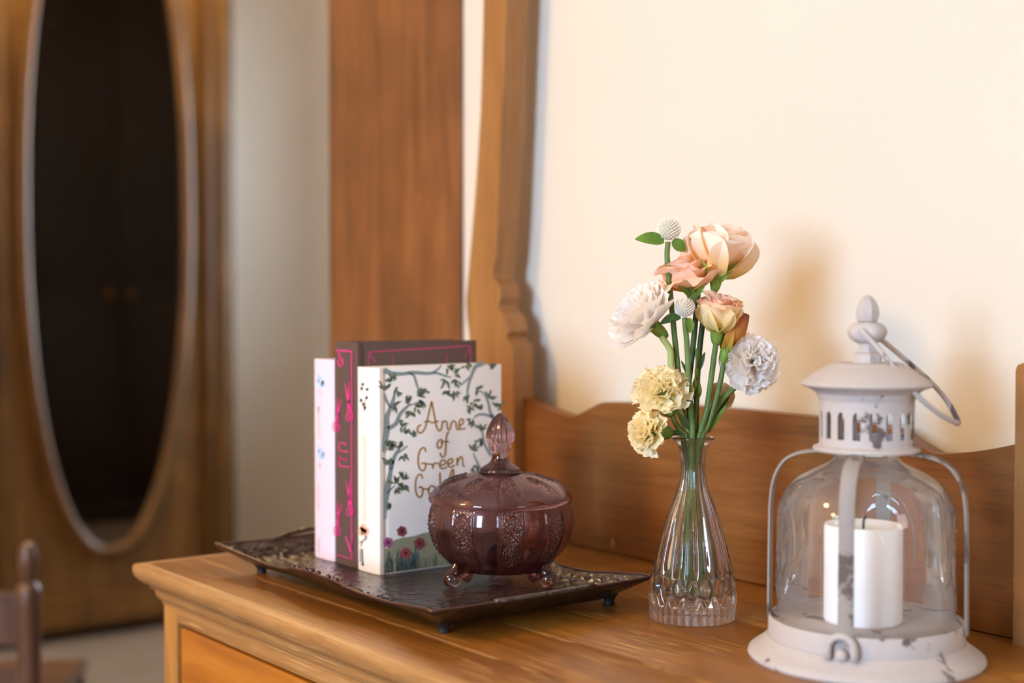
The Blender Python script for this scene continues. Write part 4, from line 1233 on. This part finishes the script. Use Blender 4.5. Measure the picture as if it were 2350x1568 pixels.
add_stem(f, [px(1571, 730, -0.024), px(1577, 800, -0.019), px(1582, 900, -0.012), px(1588, 970, -0.007)] + into_vase(1589, -0.008, 1600, 1352, -0.008), 0.0026, 'stem')
# green bud sprig in the middle
b = px(1598, 870, 0.0)
f = flower('lisianthus_bud', b, 'slim green unopened bud sprig standing among the stems')
for x_, y_, L, w_ in ((1598, 850, 34, 5), (1594, 880, 30, 6), (1604, 895, 34, 6), (1588, 905, 26, 5)):
    p0 = px(x_, y_ + L / 2, -0.002); p1 = px(x_ + 2, y_ - L / 2, -0.002)
    bm = bmesh.new(); add_tube(bm, [p0 + (p1 - p0) * t for t in (0, .25, .5, .75, 1)], [w_ * u * k for k in (0.4, 0.9, 1.0, 0.6, 0.08)], 10)
    bm_link('bud', bm, 'calyx', f, smooth=180)
add_stem(f, [px(1600, 800, 0.0), px(1602, 850, 0.0), px(1599, 920, 0.0), px(1594, 980, 0.0)] + into_vase(1592, 0.0, 1592, 1364, -0.006), 0.0022, 'stem')
add_leaf(f, px(1600, 855, -0.002), px(1618, 808, -0.004), 0.0022, dirv(0, 0, 1), 'stem_dark', 0.05)
add_leaf(f, px(1585, 870, -0.004), px(1563, 828, -0.006), 0.0016, dirv(0, 0, 1), 'stem_dark', 0.05)
add_leaf(f, px(1626, 992, 0.002), px(1676, 905, 0.010), 0.0026, dirv(-0.5, 0.3, 1), 'stem_dark', 0.03)
add_leaf(f, px(1612, 1000, 0.0), px(1668, 930, 0.004), 0.0028, dirv(-0.5, 0.3, 1), 'leaf', -0.03)
add_leaf(f, px(1583, 985, -0.008), px(1555, 948, -0.012), 0.0030, dirv(0.3, 0.3, 1), 'stem_dark', 0.04)

# ================================================================== LANTERN
LP = on_z(1985, 1508, ZT)
ld = depth(LP); lk = ld / FPX
lzf = lambda y: axis_z(LP, y)
LF = math.atan2((CAM - LP).y, (CAM - LP).x)
LAN = empty('lantern', LP, 'distressed grey-white metal lantern with domed glass and wire handle', 'lantern')
def lp(prof): return [(h * lk, lzf(y)) for h, y in prof]
bm = bmesh.new()
lathe(bm, LP, [(0.0, ZT), (0.262 * 0 + 262 * lk, ZT), (266 * lk, ZT + 0.0022), (264 * lk, ZT + 0.0045), (255 * lk, ZT + 0.0070), (244 * lk, ZT + 0.0095), (233 * lk, ZT + 0.0125), (226 * lk, ZT + 0.0150), (222 * lk, ZT + 0.0165), (190 * lk, ZT + 0.0165), (0, ZT + 0.0165)], 96)
bm_link('base', bm, 'paint', LAN, smooth=40)
zb0 = ZT + 0.0165; zb1 = lzf(1416)
bm = bmesh.new()
lathe(bm, LP, [(219 * lk, zb0), (219 * lk, zb1 - 0.001), (217 * lk, zb1), (213 * lk, zb1), (212 * lk, zb0)], 96, close=True)
bm_link('base_band', bm, 'paint', LAN, smooth=40)
bm = bmesh.new(); lathe(bm, LP, [(0, ZT + 0.026), (211 * lk, ZT + 0.026), (211 * lk, ZT + 0.0285), (0, ZT + 0.0285)], 64)
bm_link('floor_plate', bm, 'paint', LAN, smooth=40)
# glass
gp = [(196, 1432), (198, 1400), (198.5, 1330), (198, 1230), (196, 1180), (190, 1148), (178, 1122), (160, 1102), (138, 1088), (112, 1075), (92, 1066), (78, 1057), (72, 1046), (70, 1034)]
def glass_emb(r, z, a):
    b = (a - LF + PI / 4 + 0.18) % (PI / 2) - PI / 4
    uu = b * 198 * lk / 0.026; vv = (z - lzf(1270)) / 0.040
    q = math.hypot(uu, vv)
    d = 0
    for ring_, wd in ((1.0, 0.06), (0.80, 0.05)):
        d += 0.0012 * math.exp(-((q - ring_) / wd) ** 2)
    if q < 0.75: d += 0.0004 * math.sin(9 * uu) * math.sin(7 * vv)
    return r + d
GP = resample(lp(gp), 7)
bm = bmesh.new()
lathe(bm, LP, GP, 220, glass_emb)
gl = bm_link('glass_dome', bm, 'lantern_glass', LAN, smooth=180)
# struts
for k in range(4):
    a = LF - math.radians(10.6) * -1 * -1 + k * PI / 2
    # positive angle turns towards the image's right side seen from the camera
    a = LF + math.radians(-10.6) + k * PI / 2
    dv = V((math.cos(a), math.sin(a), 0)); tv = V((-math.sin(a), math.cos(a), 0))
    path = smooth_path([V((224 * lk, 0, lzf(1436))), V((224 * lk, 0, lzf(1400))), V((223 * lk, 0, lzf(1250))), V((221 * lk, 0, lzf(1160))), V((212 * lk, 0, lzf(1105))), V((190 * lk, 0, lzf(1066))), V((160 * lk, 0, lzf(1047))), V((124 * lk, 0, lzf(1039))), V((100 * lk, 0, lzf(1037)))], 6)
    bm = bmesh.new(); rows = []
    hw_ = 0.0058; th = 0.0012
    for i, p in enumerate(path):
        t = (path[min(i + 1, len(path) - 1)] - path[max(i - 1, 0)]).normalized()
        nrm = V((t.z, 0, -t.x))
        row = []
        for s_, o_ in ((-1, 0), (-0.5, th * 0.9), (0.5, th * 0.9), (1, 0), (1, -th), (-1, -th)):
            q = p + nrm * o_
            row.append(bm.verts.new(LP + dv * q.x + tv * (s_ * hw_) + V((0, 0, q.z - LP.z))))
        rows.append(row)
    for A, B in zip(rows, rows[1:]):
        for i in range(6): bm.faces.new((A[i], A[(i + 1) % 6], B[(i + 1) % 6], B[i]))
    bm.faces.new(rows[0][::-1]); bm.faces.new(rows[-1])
    bm_link('strut', bm, 'paint_strut', LAN, smooth=35)
# latch loop with rivet on the base band, in front of the first strut
a = LF + math.radians(-12.6); dv = V((math.cos(a), math.sin(a), 0)); tv = V((-math.sin(a), math.cos(a), 0))
lc = LP + dv * (228 * lk)
bm = bmesh.new()
zt0 = lzf(1441)
arch = [V((-0.0098, 0, ZT + 0.0150))] + [V((0.0098 * math.cos(PI - q * PI / 10), 0, zt0 + 0.0098 * math.sin(q * PI / 10))) for q in range(11)] + [V((0.0098, 0, ZT + 0.0150))]
add_tube(bm, [lc + tv * p.x + V((0, 0, p.z - LP.z)) + dv * 0.001 for p in arch], 0.0030, 10)
LT = bm_link('latch_loop', bm, 'paint', LAN, smooth=180)
bm = bmesh.new(); bmesh.ops.create_uvsphere(bm, u_segments=20, v_segments=12, radius=0.0052, matrix=Matrix.Translation(lc + V((0, 0, lzf(1455) - LP.z)) - dv * 0.001))
bm_link('rivet', bm, 'paint', LT, smooth=180)
# collar with arched slots
zc0, zc1 = lzf(1021), lzf(917)
NSL = 18; rc = 106 * lk
bm = bmesh.new(); lathe(bm, LP, [(72 * lk, lzf(1034)), (119 * lk, lzf(1034)), (121 * lk, lzf(1030)), (119 * lk, lzf(1025)), (110 * lk, lzf(1022)), (107 * lk, lzf(1019)), (104 * lk, lzf(1019)), (100 * lk, lzf(1024)), (72 * lk, lzf(1031))], 80, close=True)
bm_link('collar_ring', bm, 'paint', LAN, smooth=40)
# perforated cylinder: columns per slot: solid post between openings with arched tops
zs0, zs1 = lzf(1003), lzf(941)
bm = bmesh.new()
half = 0.30 * 2 * PI / NSL; step = 2 * PI / NSL
def cyl(a, z, r): return V((LP.x + r * math.cos(a), LP.y + r * math.sin(a), z))
r_o, r_i = rc, rc - 0.0012
aoff = LF + math.radians(-11.9)
def quad_panel(pts):                       # pts: list of (a, z) polygon on the cylinder, given thickness
    A = [bm.verts.new(cyl(a, z, r_o)) for a, z in pts]; B = [bm.verts.new(cyl(a, z, r_i)) for a, z in pts]
    bm.faces.new(A); bm.faces.new(B[::-1])
    n = len(pts)
    for i in range(n): bm.faces.new((A[i], B[i], B[(i + 1) % n], A[(i + 1) % n]))
for k in range(NSL):
    c_ = aoff + k * step
    # lower and upper rings in four facets, posts, and arch spandrels
    for q in range(4):
        a0_ = c_ - step / 2 + q * step / 4; a1_ = a0_ + step / 4
        quad_panel([(a0_, zc0), (a1_, zc0), (a1_, zs0), (a0_, zs0)])
        quad_panel([(a0_, zs1), (a1_, zs1), (a1_, zc1), (a0_, zc1)])
    h2 = step * 0.24
    quad_panel([(c_ - step / 2, zs0), (c_ - h2, zs0), (c_ - h2, zs1), (c_ - step / 2, zs1)])
    quad_panel([(c_ + h2, zs0), (c_ + step / 2, zs0), (c_ + step / 2, zs1), (c_ + h2, zs1)])
    za = zs1 - 0.0045
    for s_ in (-1, 1):
        arc = [(c_ + s_ * h2 * math.cos(q * PI / 8), za + 0.0045 * math.sin(q * PI / 8)) for q in range(5)]
        quad_panel([(c_ + s_ * h2, zs1)] + arc)
bm_link('slotted_collar', bm, 'paint', LAN, smooth=30)
bm = bmesh.new()
lathe(bm, LP, lp([(100, 918), (107, 918), (109, 912), (112, 908), (113, 903), (121, 897), (127, 893), (137, 889), (146, 886), (149, 882), (147, 878.5), (139, 872), (126, 862), (112, 852), (98, 844), (84, 837), (79, 833), (74, 832.5), (55, 833), (30, 833), (0, 833)]), 96)
bm_link('lid', bm, 'paint', LAN, smooth=35)
# finial: octagonal foot, neck, pierced knob, pointed bulb
bm = bmesh.new()
lathe(bm, LP, lp([(0, 838), (33, 838), (33, 818), (30, 812), (21, 808), (19, 798), (20, 790), (26, 785)]), 8, a0=LF + 0.2)
FN = bm_link('finial_foot', bm, 'paint', LAN, smooth=25)
kz = lzf(762)
bm = bmesh.new()
lathe(bm, LP, lp([(14, 788), (26, 786), (38, 778), (44, 768), (45, 760), (41, 751), (33, 744), (24, 740), (14, 738)]), 24)
for v in bm.verts:                         # dent where the wire passes
    d = v.co - V((LP.x, LP.y, kz)); s_ = d.dot(V((math.cos(LF - 0.15), math.sin(LF - 0.15), 0)))
    r_ = math.sqrt(max(0, d.length_squared - s_ * s_))
    if s_ > 0 and r_ < 0.007: v.co -= V((math.cos(LF - 0.15), math.sin(LF - 0.15), 0)) * 0.006 * (1 - r_ / 0.007)
bm_link('finial_knob', bm, 'paint', FN, smooth=60)
bm = bmesh.new(); lathe(bm, LP, lp([(16, 741), (24, 737), (27, 728), (28.5, 717), (26, 704), (19, 690), (10, 681), (3, 677.5), (0, 677)]), 8, a0=LF + 0.35)
bm_link('finial_bulb', bm, 'paint', FN, smooth=25)
def lpx(x, y, dd): return at_d(x, y, ld + dd)
wire = [lpx(1984, 758, 0.018), lpx(1976, 757, -0.010), lpx(1985, 766, -0.020), lpx(2012, 796, -0.024), lpx(2050, 843, -0.030), lpx(2100, 903, -0.037), lpx(2150, 946, -0.026), lpx(2188, 968, -0.010),
        lpx(2199, 971, 0.000), lpx(2193, 955, 0.006), lpx(2172, 918, 0.014), lpx(2138, 879, 0.020), lpx(2085, 832, 0.020), lpx(2038, 792, 0.019), lpx(2000, 762, 0.016)]
bm = bmesh.new(); add_tube(bm, smooth_path(wire, 6), 0.0021, 10)
bm_link('wire_handle', bm, 'paint', LAN, smooth=180)
# candle
zc = ZT + 0.0287
CP = V((LP.x, LP.y, zc)) + RT * (-6 * lk)
CAN = empty('pillar_candle', CP, 'white pillar candle standing inside the lantern glass', 'candle')
ztop = axis_z(CP, 1203)
bm = bmesh.new(); rcn = 88 * lk
lathe(bm, CP, [(0, zc + 0.0002), (rcn * 0.97, zc + 0.0002), (rcn, zc + 0.002), (rcn, ztop - 0.003), (rcn * 0.97, ztop), (rcn * 0.88, ztop - 0.0005), (rcn * 0.7, ztop - 0.003), (0, ztop - 0.004)], 64,
      lambda r, z, a: r * (1 + 0.006 * math.sin(9 * a + 60 * z)))
bm_link('candle_body', bm, 'wax', CAN, smooth=50)
bm = bmesh.new(); add_tube(bm, [CP + V((0, 0, ztop - zc - 0.005)), CP + V((0.0005, 0, ztop - zc + 0.003)), CP + V((0.002, 0.001, ztop - zc + 0.007))], 0.0011, 8)
bm_link('wick', bm, 'wick', CAN, smooth=180)

# ================================================================== CHAIR AT THE LEFT
ch_t = at_d(64, 1250, 2.30)
CH = empty('low_chair', (ch_t.x, ch_t.y, 0), 'low dark wooden chair with turned post tops at the lower left edge', 'chair')
cz = ch_t.z
side = V((-RT.x, -RT.y, 0)).normalized(); side = (side + V((0, -0.25, 0))).normalized()
fwd = V((side.y, -side.x, 0))
if fwd.dot(CAM - ch_t) > 0: fwd = -fwd
cw, cdp = 0.42, 0.40
base0 = V((ch_t.x, ch_t.y, 0))
def post(nm, p, h, fin):
    bm = bmesh.new()
    pr_ = [(0, 0), (0.015, 0), (0.017, 0.02), (0.019, h * 0.45), (0.019, h - 0.11)]
    if fin: pr_ += [(0.020, h - 0.082), (0.017, h - 0.072), (0.0095, h - 0.066), (0.0120, h - 0.058), (0.0150, h - 0.040), (0.0150, h - 0.022), (0.0105, h - 0.006), (0, h)]
    else: pr_ += [(0.019, h), (0, h)]
    lathe(bm, p, pr_, 20)
    return bm_link(nm, bm, 'chair', CH, smooth=40)
p0 = base0; p1 = base0 + side * cw; p2 = p0 + fwd * cdp; p3 = p1 + fwd * cdp
post('back_post', p0, cz + 0.006, True); post('back_post', p1, cz + 0.006, True)
sh = 0.33
post('front_leg', p2, sh, False); post('front_leg', p3, sh, False)
def slab(nm, a, b, z0, z1, th, crest=0.0):
    d = (b - a); nrm = V((-d.y, d.x, 0)).normalized() * th / 2
    top = [a + d * t + V((0, 0, z1 + crest * math.sin(PI * t))) for t in [i / 12 for i in range(13)]]
    bot = [b + V((0, 0, z0)), a + V((0, 0, z0))]
    bm = bmesh.new(); add_prism(bm, [p - nrm for p in top + bot], nrm * 2)
    return bm_link(nm, bm, 'chair', CH, smooth=30)
slab('top_rail', p0, p1, cz - 0.16, cz - 0.085, 0.018, 0.03)
slab('back_slat', p0, p1, cz - 0.26, cz - 0.20, 0.014)
slab('seat_rail', p0, p1, sh - 0.07, sh - 0.02, 0.018); slab('seat_rail', p2, p3, sh - 0.07, sh - 0.02, 0.018)
slab('seat_rail', p0, p2, sh - 0.07, sh - 0.02, 0.018); slab('seat_rail', p1, p3, sh - 0.07, sh - 0.02, 0.018)
bm = bmesh.new(); add_prism(bm, [p + V((0, 0, sh - 0.02)) for p in (p0 - fwd * 0.01, p1 - fwd * 0.01, p3 + fwd * 0.025 + side * 0.02, p2 + fwd * 0.025 - side * 0.02)], (0, 0, 0.022))
bm_link('seat', bm, 'chair', CH)
for a_, b_ in ((p0, p2), (p1, p3), (p2, p3)):
    bm = bmesh.new(); add_tube(bm, [a_ + V((0, 0, 0.14)), (a_ + b_) / 2 + V((0, 0, 0.14)), b_ + V((0, 0, 0.14))], [0.008, 0.012, 0.008], 10)
    bm_link('stretcher', bm, 'chair', CH, smooth=180)

# ================================================================== ARMOIRE WITH OVAL MIRROR
XM = -4.17
yl = on_x(62, 520, XM).y; yr = on_x(430, 520, XM).y
oc = (yl + yr) / 2; oa = (yr - yl) / 2
zlo = on_x(246, 1263, XM).z; zmid = on_x(246, 473, XM).z; ob = zmid - zlo
AR = empty('mirror_armoire', (XM - 0.2, oc, 0), 'tall brown wooden armoire with a long oval mirror in its door', 'armoire')
ya = on_x(540, 600, XM).y; yb = 2 * oc - ya
zt_a = 2.50
box('carcass', (XL + 0.01, yb + 0.01, 0.08), (XM - 0.03, ya - 0.01, zt_a), 'arm_light', AR, 0.004)
box('plinth', (XL + 0.01, yb - 0.01, 0.035), (XM + 0.006, ya + 0.01, 0.10), 'arm_light', AR, 0.006)
for yy in (yb + 0.03, ya - 0.03):
    for xx in (XL + 0.05, XM - 0.04):
        bm = bmesh.new(); lathe(bm, (xx, yy), [(0, 0), (0.018, 0), (0.026, 0.015), (0.022, 0.036), (0, 0.036)], 16); bm_link('foot', bm, 'arm_light', AR, smooth=40)
bm = bmesh.new()
for i, (o_, z0, z1) in enumerate(((0.0, zt_a, zt_a + 0.03), (0.02, zt_a + 0.03, zt_a + 0.06), (0.045, zt_a + 0.06, zt_a + 0.09))):
    add_box(bm, (XL + 0.01, yb - o_, z0), (XM + o_, ya + o_, z1), 0.004)
bm_link('cornice', bm, 'arm_light', AR)
# side pilasters of stepped mouldings
for s_ in (-1, 1):
    ye = ya if s_ == 1 else yb
    for w0, w1, x_ in ((0.0, 0.022, -0.006), (0.022, 0.058, 0.006), (0.058, 0.078, -0.002), (0.078, 0.102, 0.004)):
        a_, b_ = sorted((ye - s_ * w0, ye - s_ * w1))
        box('pilaster_strip', (XM - 0.03, a_, 0.10), (XM + x_, b_, zt_a), 'arm_light', AR, 0.005)
# door: board with an oval opening
yd0, yd1 = yb + 0.104, ya - 0.104
zd0, zd1 = 0.13, zt_a - 0.03
def oval(k, n=96, a=oa, b_=ob):
    out = []
    for i in range(n):
        t = 2 * PI * i / n
        c_, s_ = math.cos(t), math.sin(t)
        out.append((oc + a * k * math.copysign(abs(c_) ** 0.92, c_), zmid + (b_ + a * (k - 1)) * math.copysign(abs(s_) ** 0.92, s_)))
    return out
n = 96
ov = oval(1.03)
rect = []
for (y_, z_) in ov:
    dy, dz = y_ - oc, z_ - zmid
    k = min((yd1 - oc) / max(1e-6, dy) if dy > 0 else (yd0 - oc) / min(-1e-6, dy), (zd1 - zmid) / max(1e-6, dz) if dz > 0 else (zd0 - zmid) / min(-1e-6, dz))
    rect.append((oc + dy * k, zmid + dz * k))
for cy, czz in ((yd0, zd0), (yd0, zd1), (yd1, zd0), (yd1, zd1)):
    j = min(range(n), key=lambda i: (rect[i][0] - cy) ** 2 + (rect[i][1] - czz) ** 2); rect[j] = (cy, czz)
bm = bmesh.new()
Rg = []
for loop, xx in ((ov, XM - 0.012), (ov, XM - 0.030), (rect, XM - 0.030), (rect, XM - 0.012)):
    Rg.append([bm.verts.new((xx, a_, b_)) for a_, b_ in loop])
for q in range(4):
    A, B = Rg[q], Rg[(q + 1) % 4]
    for i in range(n): bm.faces.new((A[i], A[(i + 1) % n], B[(i + 1) % n], B[i]))
DO = bm_link('door', bm, 'arm_light', AR, smooth=30)
bm = bmesh.new(); add_tube(bm, [(XM - 0.008, a_, b_) for a_, b_ in ov + ov[:1]], 0.017, 12, False)
bm_link('oval_moulding', bm, 'arm_light', DO, smooth=180)
bm = bmesh.new(); vs_ = [bm.verts.new((XM - 0.016, a_, b_)) for a_, b_ in oval(1.02)]; v2 = [bm.verts.new((XM - 0.021, a_, b_)) for a_, b_ in oval(1.02)]
bm.faces.new(vs_); bm.faces.new(v2[::-1])
for i in range(n): bm.faces.new((vs_[i], v2[i], v2[(i + 1) % n], vs_[(i + 1) % n]))
bm_link('mirror_glass', bm, 'mirror', DO)
for z0 in (zd0 - 0.03, ):
    box('door_rail', (XM - 0.03, yd0, z0), (XM + 0.004, yd1, z0 + 0.03), 'arm_light', DO, 0.004)
# ------------------------------------------------------------------ dark armoire that the mirror reflects
XD = -2.05
DA = empty('dark_armoire', (XD + 0.2, 2.5, 0), 'dark wooden armoire seen only as a reflection in the oval mirror', 'armoire')
box('carcass', (XD, 1.70, 0.06), (XD + 0.5, 3.34, 2.55), 'arm_dark', DA, 0.004)
box('cornice', (XD - 0.05, 1.66, 2.55), (XD + 0.5, 3.37, 2.68), 'arm_dark', DA, 0.01)
box('plinth', (XD - 0.02, 1.68, 0.0), (XD + 0.5, 3.36, 0.10), 'arm_dark', DA, 0.005)
for y0, y1 in ((1.72, 2.515), (2.525, 3.32)):
    d = box('door', (XD - 0.02, y0, 0.12), (XD, y1, 2.52), 'arm_dark', DA, 0.003)
    for z0, z1 in ((0.20, 1.0), (1.10, 2.42)):
        box('door_panel', (XD - 0.028, y0 + 0.09, z0), (XD - 0.02, y1 - 0.09, z1), 'arm_dark', d, 0.006)
    ky = y1 - 0.045 if y0 < 2.0 else y0 + 0.045
    bm = bmesh.new(); bmesh.ops.create_uvsphere(bm, u_segments=16, v_segments=10, radius=0.018, matrix=Matrix.Translation((XD - 0.036, ky, 1.05)))
    bm_link('knob', bm, 'brass', d, smooth=180)

# ================================================================== CEILING LAMPS (out of the picture, warm light)
def ceiling_lamp(x_, y_, r_, watts, label, drop=0.10):
    L = empty('ceiling_lamp', (x_, y_, H), label, 'lamp')
    bm = bmesh.new(); lathe(bm, (x_, y_), [(0, H - 0.001), (0.07, H - 0.001), (0.065, H - 0.02), (0.02, H - 0.03), (0.012, H - 0.04), (0.012, H - 0.10), (0, H - 0.10)], 24)
    bm_link('ceiling_rose', bm, 'brass', L, smooth=40)
    t = NT('warm_lamp_globe'); e = t.node('ShaderNodeEmission', {0: (1.0, 0.71, 0.36, 1), 1: watts}); t.surface(e.outputs[0])
    bm = bmesh.new(); bmesh.ops.create_uvsphere(bm, u_segments=24, v_segments=14, radius=r_, matrix=Matrix.Translation((x_, y_, H - 0.10 - r_)))
    bm_link('globe', bm, t.m, L, smooth=180)
ceiling_lamp(-1.7, -1.7, 0.20, 92, 'round warm ceiling lamp in the middle of the bedroom')
ceiling_lamp(-3.90, 1.55, 0.11, 135, 'round warm ceiling lamp in the alcove before the oval mirror')
